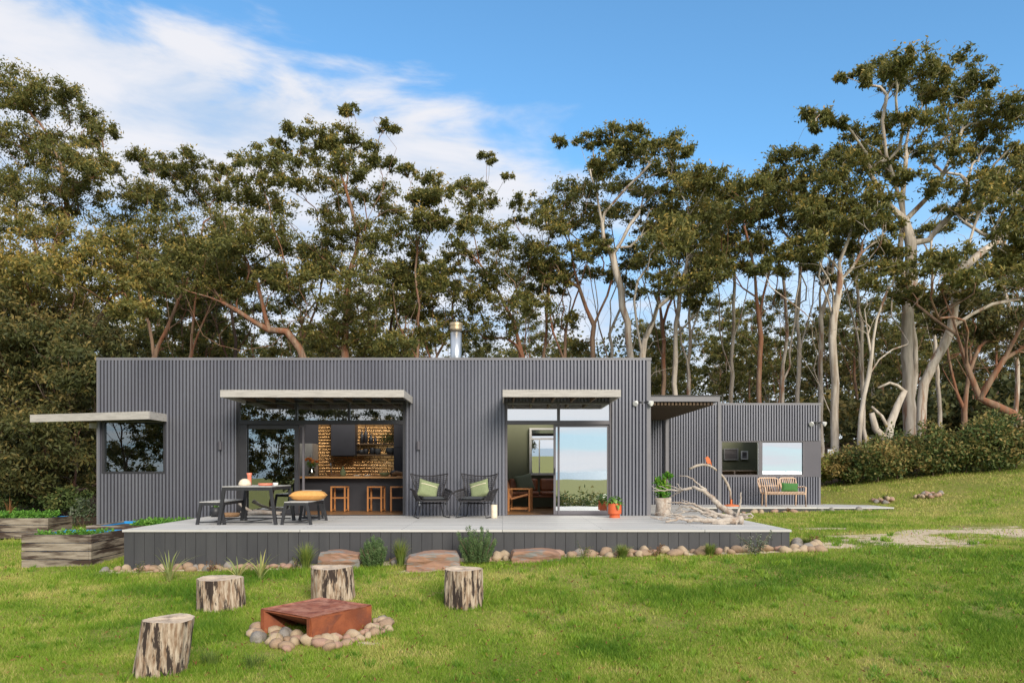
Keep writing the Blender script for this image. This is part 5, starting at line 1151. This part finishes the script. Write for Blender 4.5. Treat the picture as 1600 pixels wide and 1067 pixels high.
dw([(1120, 808, 14.5), (1105, 802, 14.6), (1090, 797, 14.7), (1078, 792, 14.7), (1066, 791, 14.8), (1056, 797, 14.9)], .045, .01)
dw([(1100, 812, 14.4), (1085, 806, 14.5), (1070, 806, 14.6), (1055, 808, 14.6), (1045, 806, 14.7), (1032, 800, 14.8), (1020, 803, 14.9)], .032, .006)
dw([(1075, 812, 14.4), (1062, 810, 14.4), (1050, 813, 14.4), (1040, 815, 14.4)], .028, .02)
dw([(1066, 806, 14.6), (1050, 802, 14.7), (1040, 806, 14.7), (1028, 810, 14.7), (1016, 808, 14.8)], .02, .005); dw([(1060, 808, 14.6), (1048, 800, 14.8), (1044, 794, 14.9), (1036, 797, 14.9)], .014, .005); dw([(1048, 811, 14.5), (1036, 812, 14.6), (1022, 808, 14.7), (1013, 804, 14.8)], .016, .005)
dw([(1070, 800, 14.7), (1058, 804, 14.7), (1048, 808, 14.7), (1038, 806, 14.8)], .014, .005); dw([(1090, 797, 14.7), (1076, 799, 14.8), (1064, 797, 14.8), (1052, 801, 14.9)], .018, .006); dw([(1085, 788, 14.8), (1072, 783, 14.9), (1064, 780, 14.9)], .012, .004); dw([(1066, 791, 14.8), (1060, 786, 14.9), (1066, 797, 14.8)], .01, .006)
dw([(1140, 806, 14.5), (1120, 803, 14.5), (1106, 806, 14.5), (1095, 803, 14.6)], .03, .015); dw([(1168, 806, 14.4), (1158, 804, 14.4), (1150, 806, 14.5)], .02, .05)
dw([(1150, 808, 14.4), (1155, 796, 14.4), (1157, 784, 14.4), (1158, 769, 14.4)], .03, .013); dw([(1155, 808, 14.4), (1151, 814, 14.3), (1150, 822, 14.2)], .025, .012); dw([(1155, 810, 14.4), (1161, 816, 14.3), (1160, 822, 14.2)], .022, .01); dw([(1152, 808, 14.4), (1162, 804, 14.3), (1172, 803, 14.2), (1178, 806, 14.2)], .035, .012); dw([(1156, 808, 14.4), (1164, 809, 14.3), (1176, 808, 14.2)], .03, .01)
dw([(1148, 812, 14.3), (1130, 818, 14.25), (1112, 817, 14.3)], .05, .02)
tag(t.build('driftwood', M['drift'], None, smooth=True, loc=O), 'large bleached driftwood branch sprawling over the right end of the deck', 'driftwood')

# bird sculpture
sy = 21.6; sp = at(1142.5, 787, sy); sp.z = 0
t = empty('bird_sculpture', 'rusty bird on a curved bleached branch with a round rusty base', 'sculpture', sp)
mb = MB(); mb.lathe([(.235, 0), (.235, .02), (.2, .035), (.03, .06), (.028, .2)], n=30); mb.build('base', M['bird'], t)
mb = MB(); pl = [(1141.5, 780), (1141, 768), (1137, 757), (1131, 746), (1124, 738.5), (1116, 731.5), (1108, 727), (1098, 725.5), (1088, 727.5), (1077, 732.5)]
mb.tube([at(a, b, sy - .0 - i * .05) - sp for i, (a, b) in enumerate(pl)], [.03, .035, .04, .035, .03, .033, .035, .035, .04, .03], n=8); mb.tube([at(1088, 727.5, sy - .4) - sp, at(1083, 731, sy - .4) - sp, at(1078, 731, sy - .4) - sp], [.025, .02, .01]); mb.build('branch', M['drift'], t, smooth=True)
bd = MB(); prof = [(1112.6, 728.5), (1110.8, 727), (1111.5, 725.6), (1109.2, 724), (1106.5, 724.6), (1104.2, 722.5), (1103, 719), (1103, 716.5), (1100.6, 716.2), (1103.4, 714.6), (1104.8, 712.6), (1106.8, 713.4), (1108.8, 716), (1110.6, 720), (1111.6, 724)]
V = [at(a, b, sy - .3) - sp for a, b in prof]; n = len(V); V2 = [v + Vector((0, .03, 0)) for v in V]
bd.add(V + V2, [tuple(range(n)), tuple(range(2*n-1, n-1, -1))] + [(i, i + n, (i+1) % n + n, (i+1) % n) for i in range(n)]); bd.build('bird', M['bird'], t)

# rattan bench on the wing deck
bx0, bx1, by = wx(1187) * 21.6 / WY, wx(1252.5) * 21.6 / WY, 21.5
t = empty('rattan_settee', 'pale rattan two seat settee against the wing wall', 'settee', ((bx0 + bx1) / 2, by, 0)); w = (bx1 - bx0) / 2
r_ = .02
for sx in (-1, 1):
    mb = MB(); mb.tube([(sx*(w-.04), -.3, 0), (sx*(w-.04), -.3, .42), (sx*(w-.03), -.28, .56), (sx*(w-.03), -.1, .58), (sx*(w-.08), .16, .56)], r_); mb.build('armrest', M['rattan'], t, smooth=True)
    mb = MB(); mb.tube([(sx*(w-.12), .24, 0), (sx*(w-.12), .2, .4)], r_); mb.build('leg', M['rattan'], t, smooth=True)
mb = MB(); mb.tube([(-w+.06, -.3, .37), (w-.06, -.3, .37)], r_); mb.tube([(-w+.1, .22, .37), (w-.1, .22, .37)], r_)
for i in range(26): x = -w + .1 + i * (2*w - .2) / 25; mb.tube([(x, -.32, .36), (x, -.32, .41), (x, -.28, .43), (x, .2, .40)], .014, n=6)
mb.build('seat', M['rattan'], t, smooth=True)
for c0, c1 in ((-w + .0, -.02), (.02, w - .1)):
    mb = MB(); mb.tube([(c0 + .08, .2, .38), (c0 + .0, .27, .7), (c0 + .02, .3, .8), (c0 + .08, .3, .83), (c1 - .07, .3, .83), (c1, .3, .8), (c1, .27, .7), (c1, .2, .38)], r_)
    for i in range(1, 9): x = c0 + (c1 - c0) * i / 9; mb.tube([(x + .02, .21, .4), (x, .25, .6), (x - .02, .3, .82)], .013, n=6)
    mb.tube([(c0, .25, .6), (c1, .25, .6)], .012, n=6); mb.build('backrest', M['rattan'], t, smooth=True)
o = cushion(.50, .27, .16).build('green_cushion', M['green'], None, smooth=True, loc=(at(1234.5, 0, 21.35).x, 21.38, .555)); o.rotation_euler = (R(-10), R(3), 0); tag(o, 'oblong bright green cushion on the rattan settee', 'cushion')

# ---------------------------------------------------------------- raised beds
def planter(lab, x0, x1, y0, y1, z1, rows, hb_, fill, greens, seed, base=.5):
    c = Vector(((x0+x1)/2, (y0+y1)/2, z1 - rows * hb_)); t = empty('raised_garden_bed', lab, 'raised garden bed', c, 'weathered timber raised beds'); w, d = (x1-x0)/2, (y1-y0)/2; random.seed(seed)
    H = rows * hb_
    bl = MB(); th = .05; bl.box(-w+th, w-th, -d+th, -d+th+.012, .0, H-.03); bl.box(-w+th, w-th, d-th-.012, d-th, 0, H-.005); bl.box(-w+th, -w+th+.012, -d+th+.013, d-th-.013, 0, H-.03); bl.box(w-th-.012, w-th, -d+th+.013, d-th-.013, 0, H-.03)
    for r in range(rows):
        mb = MB(); z0 = r * hb_ + .008; z2 = (r + 1) * hb_ - .004; j = lambda: random.uniform(-.004, .004)
        mb.box(-w, w-th-.001, -d+j(), -d+th-.002, z0, z2); mb.box(w-th, w+j(), -d, d, z0, z2); mb.box(-w, w-th-.001, d-th+.001, d, z0, z2); mb.box(-w, -w+th-.001, -d+th, d-th, z0, z2)
        mb.build('sleeper', M['sleeper'], t, bevel=.006)
    bl.build('liner', M['blue'], t)
    mb = MB(); mb.box(-w+th+.013, w-th-.013, -d+th+.013, d-th-.013, 0, H-fill); mb.build('soil', M['soil'], t)
    C = []; Rr = []
    rg = np.random.default_rng(seed)
    for (gx0, gx1, dens, hh) in greens:
        for k in range(dens): C.append((rg.uniform(gx0, gx1), rg.uniform(-d+.15, d-.12), H - fill + rg.uniform(0, hh))); Rr.append(rg.uniform(.07, .13))
    V, ti = leaves(np.array(C), np.array(Rr), 46, .06, .035, base=base, var=.2, flat=.8, droop=-.3, rg=rg); V[:, 2] = np.maximum(V[:, 2], H - fill)
    npmesh('greens', V, 4, M['lettuce'], t, tint=ti)
planter('weathered raised bed at the left edge overflowing with bright greens', -13.2, -10.9, 17.5, 18.5, -.09, 3, .165, .03, [(-1.1, .95, 110, .12)], 1)
planter('weathered raised bed with a blue liner and dark stains nearest the lawn', -8.87, -7.58, 13.45, 14.72, -.13, 4, .155, .07, [(-.5, .55, 26, .05)], 2)
planter('pale raised bed tucked between the house wall and the deck', -8.62, -6.84, 15.1, 16.6, -.09, 4, .15, .06, [(-.05, .82, 90, .09)], 3, .4)
p = at(12, 0, 17.9); t = empty('herb_plant', 'tall reddish stalky plant in the left edge raised bed', 'plant', (p.x, 17.95, -.1)); blades(16, .55, .3, .03, 'redleaf', t, .8, 8, base=.5); 

# ---------------------------------------------------------------- stones
def rock_mesh(seed, sx, sy, sz, n=3, rough=.12, name='stone'):
    rg = np.random.default_rng(seed); import bmesh
    bm = bmesh.new(); bmesh.ops.create_icosphere(bm, subdivisions=n, radius=1)
    ph = rg.uniform(0, 6, 9)
    for v in bm.verts:
        c = v.co; k = 1 + rough * (math.sin(c.x*2.1+ph[0]) * math.sin(c.y*2.3+ph[1]) + .6 * math.sin(c.z*3+ph[2]+c.x*2) + .4 * math.sin(c.y*4+ph[3]) * math.sin(c.x*3.3+ph[4]))
        v.co = Vector((c.x*sx*k, c.y*sy*k, c.z*sz*k))
    me = bpy.data.meshes.new(name); bm.to_mesh(me); bm.free(); me.polygons.foreach_set('use_smooth', [True]*len(me.polygons)); return me
SM = []
for k in range(16):
    me = rock_mesh(k, 1, .8 + .25 * (k % 3) / 2, .66 + .12 * (k % 4) / 3, 2, .24); me.materials.append(M[('stoneA', 'stoneB', 'stoneA', 'stoneD', 'stoneB', 'stoneC', 'stoneA', 'stoneD')[k % 8]]); SM.append(me)
rs = np.random.default_rng(31)
def stone(x, y, z, s, lab, grp):
    o = bpy.data.objects.new('stone', SM[int(rs.integers(0, 16))]); COL.objects.link(o); o.location = (x, y, z); o.rotation_euler = (rs.uniform(-.3, .3), rs.uniform(-.3, .3), rs.uniform(0, 6.28)); o.scale = (s * rs.uniform(.85, 1.25), s, s * rs.uniform(.85, 1.1))
    return tag(o, lab, 'stone', grp)
x = -6.95
while x < 5.6:
    for k in range(2 if rs.random() < .6 else 1):
        xx = x + rs.uniform(-.03, .03); yy = 12.86 - .2 * k - rs.uniform(0, .09); s = rs.uniform(.05, .115) * (1.1 if xx > -3 else .92)
        if (-3.6 < xx < -2.7) or (-2.1 < xx < -.65) or (.1 < xx < .95):
            if rs.random() < .75: continue
        stone(xx, yy, gh(xx, yy) + s * .34, s, 'rounded beige cobble in the row along the foot of the deck', 'cobbles along the deck')
    x += rs.uniform(.115, .2)
for k in range(5): stone(5.25 + .11 * k, 13.0 + .25 * (k % 3), gh(5.3, 13) + .05, rs.uniform(.08, .12), 'rounded beige cobble piled at the right corner of the deck', 'cobbles at the deck corner')
x = 5.6
while x < 10.6:
    s = rs.uniform(.05, .12); yy = 20.72 - rs.uniform(0, .12); stone(x, yy, gh(x, yy) + s * .3, s, 'rounded cobble along the foot of the wing deck', 'cobbles along the wing deck'); x += rs.uniform(.16, .5)
for (cx, cy, lab) in ((at(1384, 0, 22.5).x, 22.6, 'rock in the small heap round a sapling beyond the wing deck'), (at(1456, 0, 22.5).x, 22.6, 'rock in the small pink heap on the right lawn')):
    for k in range(16):
        a = rs.uniform(0, 6.28); r = rs.uniform(0, 1) ** .5; xx = cx + math.cos(a) * .42 * r; yy = cy + math.sin(a) * .3 * r; s = rs.uniform(.07, .11); stone(xx, yy, gh(xx, yy) + .03 + .10 * (1 - r), s, lab, lab.replace('rock in', 'rocks of'))
# pit stones
PC = Vector((-2.22, 8.76, 0))
pit_spots = []
L_, F_, R_, B_ = [Vector((a, b, 0)) for a, b in ((-2.85, 8.63), (-2.14, 8.12), (-1.60, 8.88), (-2.34, 9.39))]
for k in range(13): u = (k + rs.uniform(.1, .9)) / 13; p = F_.lerp(R_, u); nrm = Vector(((R_-F_).y, -(R_-F_).x, 0)).normalized(); q = p + nrm * rs.uniform(.07, .22); pit_spots.append((q.x, q.y, rs.uniform(.065, .10)))
for k in range(24): u = (k + rs.uniform(.1, .9)) / 24; p = L_.lerp(F_, u * 1.05 - .03); nrm = Vector(((F_-L_).y, -(F_-L_).x, 0)).normalized(); q = p + nrm * rs.uniform(-.16, .26); pit_spots.append((q.x, q.y, rs.uniform(.06, .105)))
for k in range(9): pit_spots.append(((F_.lerp(R_, rs.uniform(.1, 1)) + Vector((.24, -.12, 0))).x, (F_.lerp(R_, k / 9) + Vector((.24, -.14, 0))).y, rs.uniform(.05, .08))) if False else pit_spots.append(((F_.lerp(R_, k / 8) + Vector((.25, -.17, 0))).x, (F_.lerp(R_, k / 8) + Vector((.25, -.17, 0))).y, rs.uniform(.05, .085)))
for k in range(6): pit_spots.append((-1.5 + rs.uniform(-.02, .14), 8.92 + rs.uniform(-.1, .15), rs.uniform(.07, .1)))
for k in range(5): pit_spots.append((-2.98 + rs.uniform(-.08, .06), 8.66 + rs.uniform(-.12, .15), rs.uniform(.06, .1)))
for (a, b, s) in pit_spots: stone(a, b, gh(a, b) + s * .45, s, 'smooth river stone piled around the rusty fire pit', 'river stones around the fire pit')

# boulders
def boulder(px0, px1, ytop, ybot, Y, lab, seed):
    p0, p1 = at(px0, ytop, Y), at(px1, ybot, Y); w = (p1.x - p0.x) / 2; h = (p0.z - p1.z) / 2; rg = np.random.default_rng(seed)
    import bmesh
    bm = bmesh.new(); bmesh.ops.create_cube(bm, size=2); bmesh.ops.subdivide_edges(bm, edges=bm.edges, cuts=5, use_grid_fill=True); ph = rg.uniform(0, 6, 6)
    for v in bm.verts:
        c = v.co.copy(); k = 1 - .16 * (abs(c.x) > .9) - .0; taper = 1 - .12 * abs(c.x) ** 2 * (1 + .6 * math.sin(ph[5]) * c.x)
        n_ = .10 * math.sin(c.x * 3 + ph[0]) + .06 * math.sin(c.y * 4 + ph[1] + c.x * 2) + .05 * math.sin(c.z * 5 + ph[2]) + rg.uniform(-.07, .07)
        v.co = Vector((c.x * w * (1 + n_ * .35 - .06 * abs(c.z) - .05 * c.z), c.y * .24 * (1 + n_) , c.z * h * taper * (1 + .5 * n_) + h * .12 * c.x * math.sin(ph[3])))
    me = bpy.data.meshes.new('boulder'); bm.to_mesh(me); bm.free(); me.materials.append(M['slate']); o = bpy.data.objects.new('boulder', me); COL.objects.link(o)
    o.location = ((p0.x + p1.x) / 2, Y + .1, (p0.z + p1.z) / 2); o.rotation_euler = (0, 0, rg.uniform(-.12, .12)); m_ = o.modifiers.new('b', 'BEVEL'); m_.width = .012; m_.limit_method = 'ANGLE'; m_.angle_limit = R(35)
    tag(o, lab, 'boulder', 'slate boulders in front of the deck')
boulder(500, 567, 862, 889, 12.55, 'red brown boulder left of the grey green rosemary', 1)
boulder(633, 719, 863, 897, 12.2, 'flat topped red boulder with grey faces in the middle of the bed', 2)
boulder(797, 877, 859, 886, 12.5, 'long flat pinkish boulder right of the big rosemary bush', 3)

# ---------------------------------------------------------------- bed plants
def bedplant(kind, lab, px, py, top, seed, wpx=30, cat='plant', Y=12.5):
    x = (px - VX) * Y / F; g = gh(x, Y); h = (py - top) * Y / F; w = wpx * Y / F
    nm = {'flax': 'strap_leaf_plant', 'tus': 'tussock_grass', 'rose': 'rosemary_bush', 'grey': 'flowering_shrub', 'sprig': 'sprig', 'red': 'russet_plant'}[kind]
    t = empty(nm, lab, cat, (x, Y, g - .01), {'flax': 'strap leaved plants by the deck', 'tus': 'tussock grasses by the deck'}.get(kind))
    if kind == 'flax': blades(20, h * 1.12, w * .9, .034, 'flax', t, 1.0, seed, base=.5, tip=.12, seg=6)
    elif kind == 'tus': blades(260, h * 1.05, w * .6, .010, 'tussock', t, .9, seed, base=.35, tip=.25, seg=4, rad=.06)
    elif kind == 'rose':
        rg = np.random.default_rng(seed); C = []
        n = 34
        for k in range(n):
            a = k * 2.4; q = math.sqrt((k + .5) / n) * .5; hh = h * (1 - .45 * q * 2 * rg.uniform(.4, 1)) * rg.uniform(.62, 1.12)
            for j in range(7):
                u = (j + 1) / 7; C.append((math.cos(a) * q * w * (.55 + .5*u), math.sin(a) * q * w * (.55 + .5*u), hh * u))
        C = np.array(C); V, ti = leaves(C, np.full(len(C), .034), 50, .026, .009, base=.45, var=.22, flat=1.6, droop=-1.8, rg=rg); npmesh('foliage', V, 4, M['rosemary'], t, tint=ti)
        mb = MB()
        for k in range(n): a = k * 2.4; q = math.sqrt((k + .5) / n) * .5; mb.tube([(0, 0, 0), (math.cos(a)*q*w*.6, math.sin(a)*q*w*.6, h*.3), (math.cos(a)*q*w*1.0, math.sin(a)*q*w*1.0, h*.8*(1-.4*q))], [.008, .005, .003], n=4)
        mb.build('stem', M['planttrunk'], t)
    else:
        rg = np.random.default_rng(seed); C = []; mb = MB(); n = 12 if kind == 'grey' else 4
        for k in range(n):
            a = k * 2.4; q = math.sqrt((k + .5) / n) * .5; e = Vector((math.cos(a)*q*w, math.sin(a)*q*w*.6, h * rg.uniform(.55, 1))); mb.tube([(0, 0, 0), e * .5 + Vector((0, 0, h*.1)), e], [.006, .004, .002], n=4)
            for j in range(5): C.append(tuple(e * (j + 1) / 5))
        mb.build('stem', M['planttrunk'], t); C = np.array(C); V, ti = leaves(C, np.full(len(C), .05), 12 if kind == 'grey' else 7, .035, .016, base=.45, var=.3, flat=1, rg=rg); npmesh('foliage', V, 4, M['greygreen' if kind == 'grey' else ('redleaf' if kind == 'red' else 'shrubleaf')], t, tint=ti)
for a in (('flax', 'yellow green strap plant nearest the left corner of the deck', 265, 901, 850, 1, 62, 'plant', 11.8), ('flax', 'low sprawling strap plant left of its taller neighbour', 372, 897, 862, 2, 60, 'plant', 11.9), ('flax', 'upright strap plant with pale leaves above the second stump', 408, 898, 854, 3, 56, 'plant', 11.9),
          ('tus', 'tall tussock left of the first red boulder', 478, 884, 838, 4, 42), ('tus', 'tussock standing between the first and second boulders', 626, 882, 836, 5, 34), ('tus', 'bushy tussock midway along the right half of the deck', 973, 868, 844, 6, 38), ('tus', 'small tussock left of the flowering shrub', 1109, 865, 843, 7, 34), ('tus', 'low dark tuft beyond the right corner of the deck', 1262, 862, 846, 8, 26, 'plant', 13.2),
          ('rose', 'slim grey green rosemary beside the first boulder', 584, 892, 845, 9, 42), ('rose', 'large dense rosemary bush between the second and third boulders', 746, 884, 828, 10, 64), ('grey', 'pale flowering shrub at the right end of the deck', 1182, 866, 830, 11, 66),
          ('sprig', 'thin leafy sprig right of the third boulder', 912, 868, 840, 12, 40), ('sprig', 'small green sprig in front of the left tussock', 462, 884, 862, 13, 20), ('red', 'wispy russet plant between two tussocks on the right', 1025, 866, 846, 14, 40), ('red', 'low russet plant among the cobbles at the left', 512, 880, 862, 15, 30), ('red', 'small russet sprig near the left corner of the deck', 330, 886, 866, 16, 24), ('sprig', 'spindly sprig at the left corner of the deck', 218, 888, 868, 17, 16), ('red', 'dry orange sprig right of the deck corner', 1272, 860, 838, 18, 22, 'plant', 13.2),
          ('red', 'orange tuft at the foot of the wing deck', 1231, 797, 789, 19, 10, 'plant', 20.7)): bedplant(*a)

# ---------------------------------------------------------------- stumps
def stump(lab, pb, pt, wpx, Y, seed, taper=1.0):
    x = (pb[0] - VX) * Y / F; g = gh(x, Y); zt = EYE + (HY - pt[1]) * Y / F; r = wpx * Y / F / 2; dx = (pt[0] - pb[0]) * Y / F
    t = empty('log_stump', lab, 'log stump', (x, Y, g), 'upright log stumps around the fire pit'); h = zt - g; rg = np.random.default_rng(seed); ph = rg.uniform(0, 6, 5); N = 96
    def pt_(a, v):
        k = 1 + .035 * math.sin(3*a+ph[0]) + .022 * math.sin(5*a+ph[1]) + .02 * math.sin(11*a+ph[2]+v*1.5) + .018 * math.sin(23*a+ph[3]+1.5*math.sin(v*4)) + .012 * math.sin(41*a + ph[4] + 2*math.sin(v*5))
        rr = r * (1 + .06 * (1 - v) * taper) * k; return Vector((dx * v + math.cos(a) * rr, math.sin(a) * rr, -.05 + (h + .05) * v + (.007 * math.sin(2*a+ph[1]) if v == 1 else 0)))
    mb = MB(); nv = 14; mb.v = [tuple(pt_(2*math.pi*i/N, j/nv)) for j in range(nv+1) for i in range(N)]
    mb.f = [(j*N+i, j*N+(i+1) % N, (j+1)*N+(i+1) % N, (j+1)*N+i) for j in range(nv) for i in range(N)]; mb.build('bark', M['stumpbark'], t, smooth=True)
    mb = MB(); c = Vector((dx, 0, h)); top = [pt_(2*math.pi*i/N, 1) for i in range(N)]; vs = [c]
    for q in (.35, .7, .93, 1.0): vs += [c + (p - c) * q + Vector((0, 0, rg.uniform(-.004, .006) if q < .99 else 0)) for p in top]
    fs = [(0, 1+i, 1+(i+1) % N) for i in range(N)]
    for j in range(3): fs += [(1+j*N+i, 1+(j+1)*N+i, 1+(j+1)*N+(i+1) % N, 1+j*N+(i+1) % N) for i in range(N)]
    mb.add(vs, fs); mb.build('cut_top', M['stumptop'], t)
stump('leaning log stump nearest the camera at the far left', (250, 1050), (264, 966), 74, 7.27, 1)
stump('log stump with a charred face left of the fire pit', (346, 955), (344, 902), 66, 10.1, 2)
stump('log stump standing behind the fire pit', (520, 940), (517, 885), 62, 10.4, 3)
stump('knotty pale log stump standing alone right of the fire pit', (725, 947), (725, 888), 58, 9.9, 4)

# ---------------------------------------------------------------- fire pit
g = min(gh(L_.x, L_.y), gh(F_.x, F_.y)) - .03
t = empty('fire_pit', 'rusted square steel fire pit with folded sides', 'fire pit', (PC.x, PC.y, g)); zt = -.58 - g; C0 = Vector((PC.x, PC.y, 0))
c4 = [p - C0 for p in (L_, F_, R_, B_)]
mb = MB(); cen = sum(c4, Vector()) / 4; ring = [(1.0, zt - .012), (1.015, zt), (.965, zt - .004), (.45, zt - .13), (.12, zt - .15)]
vs = []; 
for q, z in ring: vs += [(cen.x + (p.x-cen.x)*q, cen.y + (p.y-cen.y)*q, z) for p in c4]
fs = [(j*4+i, j*4+(i+1) % 4, (j+1)*4+(i+1) % 4, (j+1)*4+i) for j in range(len(ring)-1) for i in range(4)] + [tuple(range(16, 20)), (3, 2, 1, 0)]
mb.add(vs, fs); mb.build('pan', M['rustpink'], t)
def plate(P, name='side_plate', th=.012):
    n = (P[1]-P[0]).cross(P[2]-P[0]).normalized() * th; V = P + [p + n for p in P]; k = len(P)
    MB().add(V, [tuple(range(k-1, -1, -1)), tuple(range(k, 2*k))] + [(i, (i+1) % k, (i+1) % k + k, i + k) for i in range(k)]).build(name, M['rust'], t)
up = lambda p, z: Vector((p.x, p.y, z))
Lq, Fq, Rq, Bq = c4; z0, z1 = 0, zt - .013
plate([up(Fq, z0), up(Rq, z0), up(Rq, z1), up(Fq, z1)])
plate([up(Rq, z0), up(Bq, z0), up(Bq, z1), up(Rq, z1)])
plate([up(Bq, z0), up(Lq, z0), up(Lq, z1), up(Bq, z1)])
m1 = Lq.lerp(Fq, .05); m2 = Lq.lerp(Fq, .95)
plate([up(Lq, z0), up(m1, z0), up(m1, z1), up(Lq, z1)], 'leg_plate'); plate([up(m2, z0), up(Fq, z0), up(Fq, z1), up(m2, z1)], 'leg_plate')
ci = Lq.lerp(Fq, .5).lerp(cen, .8)
plate([up(m1, z1), up(ci, z1 - .2), up(m2, z1)], 'folded_plate'); plate([up(m1, z0), up(m1.lerp(cen, .7), z0), up(m1, z1)], 'folded_plate')
plate([up(Fq.lerp(Rq, .03), z0), up(Fq.lerp(Rq, .5), z1 - .02), up(Fq, z1 - .02)] , 'folded_plate', .02)
# long dry grass stalks and lush tufts by pit and stumps
rgt = np.random.default_rng(99)
for i, (px, py, Y, h, lab) in enumerate(((425, 990, 8.05, .34, 'dry seed stalks leaning in front of the fire pit'), (395, 1010, 7.4, .16, 'lush grass tuft right of the nearest stump'), (590, 975, 8.6, .12, 'lush grass tuft left of the pit stones'), (330, 1022, 7.5, .18, 'lush grass tuft at the foot of the nearest stump'))):
    x = (px - VX) * Y / F; t = empty('grass_tuft', lab, 'grass tuft', (x, Y, gh(x, Y)))
    blades(7 if i == 0 else 70, h, h * .8, .005 if i == 0 else .008, 'tussock', t, .8, 60 + i, base=.9 if i == 0 else .25, rad=.12, name='blades')

# fallen leaves and weeds on the lawn
n = 2600; fy = 6 + 9 * rgt.random(n) ** 1.2; fx_ = (rgt.random(n) * 2 - 1) * fy * .75; ok = ~((fx_ > -9) & (fx_ < 5.2) & (fy > 12.9)); fx_, fy = fx_[ok], fy[ok]; n = len(fy)
Pt = np.stack([fx_, fy, ghN(fx_, fy) + .03], 1); V, ti = leaves(Pt, np.full(n, .02), 1, .055, .016, base=.55, var=.3, droop=0, flat=.3, rg=rgt)
o = npmesh('fallen_leaves', V, 4, M['redleaf'], tint=ti); tag(o, 'scattered dry gum leaves lying in the lawn', 'fallen leaves'); o['kind'] = 'stuff'
V = []; T_ = []
for k in range(420):
    y0 = 5.8 + 8.5 * rgt.random() ** 1.1; x0 = rgt.uniform(-1, 1) * y0 * .74
    if y0 > 12.2 and -8 < x0 < 6: continue
    z0_ = gh(x0, y0); m_ = int(rgt.integers(14, 34)); tt = rgt.uniform(.05, .45); R_c = rgt.uniform(.04, .11)
    a = rgt.uniform(0, 6.28, m_); r = R_c * rgt.random(m_); h_ = rgt.uniform(.05, .10, m_); b_ = rgt.uniform(0, 6.28, m_); w_ = .004 + .0012 * y0 * .5
    for q in range(m_):
        px_, py_ = x0 + math.cos(a[q]) * r[q], y0 + math.sin(a[q]) * r[q]; V += [(px_ - w_, py_, z0_), (px_ + w_, py_, z0_), (px_ + math.cos(b_[q]) * .05, py_ + math.sin(b_[q]) * .05, z0_ + h_[q])]; T_.append(np.clip(tt + rgt.normal(0, .1), 0, 1))
o = npmesh('weed_tufts', np.array(V), 3, M['grass'], tint=np.array(T_)); tag(o, 'darker taller weedy tufts scattered through the lawn', 'grass tufts'); o['kind'] = 'stuff'

# marker post, sapling, box on the tree
p = at(1324, 767, 27.0); mb = MB(); mb.box(-.05, .05, -.05, .05, 0, .75); o = mb.build('marker_post', M['post'], None, bevel=.01, loc=(p.x, 27, gh(p.x, 27) - .05)); tag(o, 'pale wooden marker post on the lawn right of the wing', 'post')
p = at(1384, 780, 22.6); t = empty('sapling', 'small dark sapling growing from the rock heap', 'sapling', (p.x, 22.6, gh(p.x, 22.6))); blades(30, .3, .25, .03, 'shrubleaf', t, .9, 5, base=.3)
p = at(1298, 706, 28.5); mb = MB(); mb.box(-.12, .12, 0, .08, -.1, .1); tag(mb.build('nest_box', M['galv'], None, bevel=.01, loc=p), 'small grey box fixed to the gum trunk right of the wing', 'box')
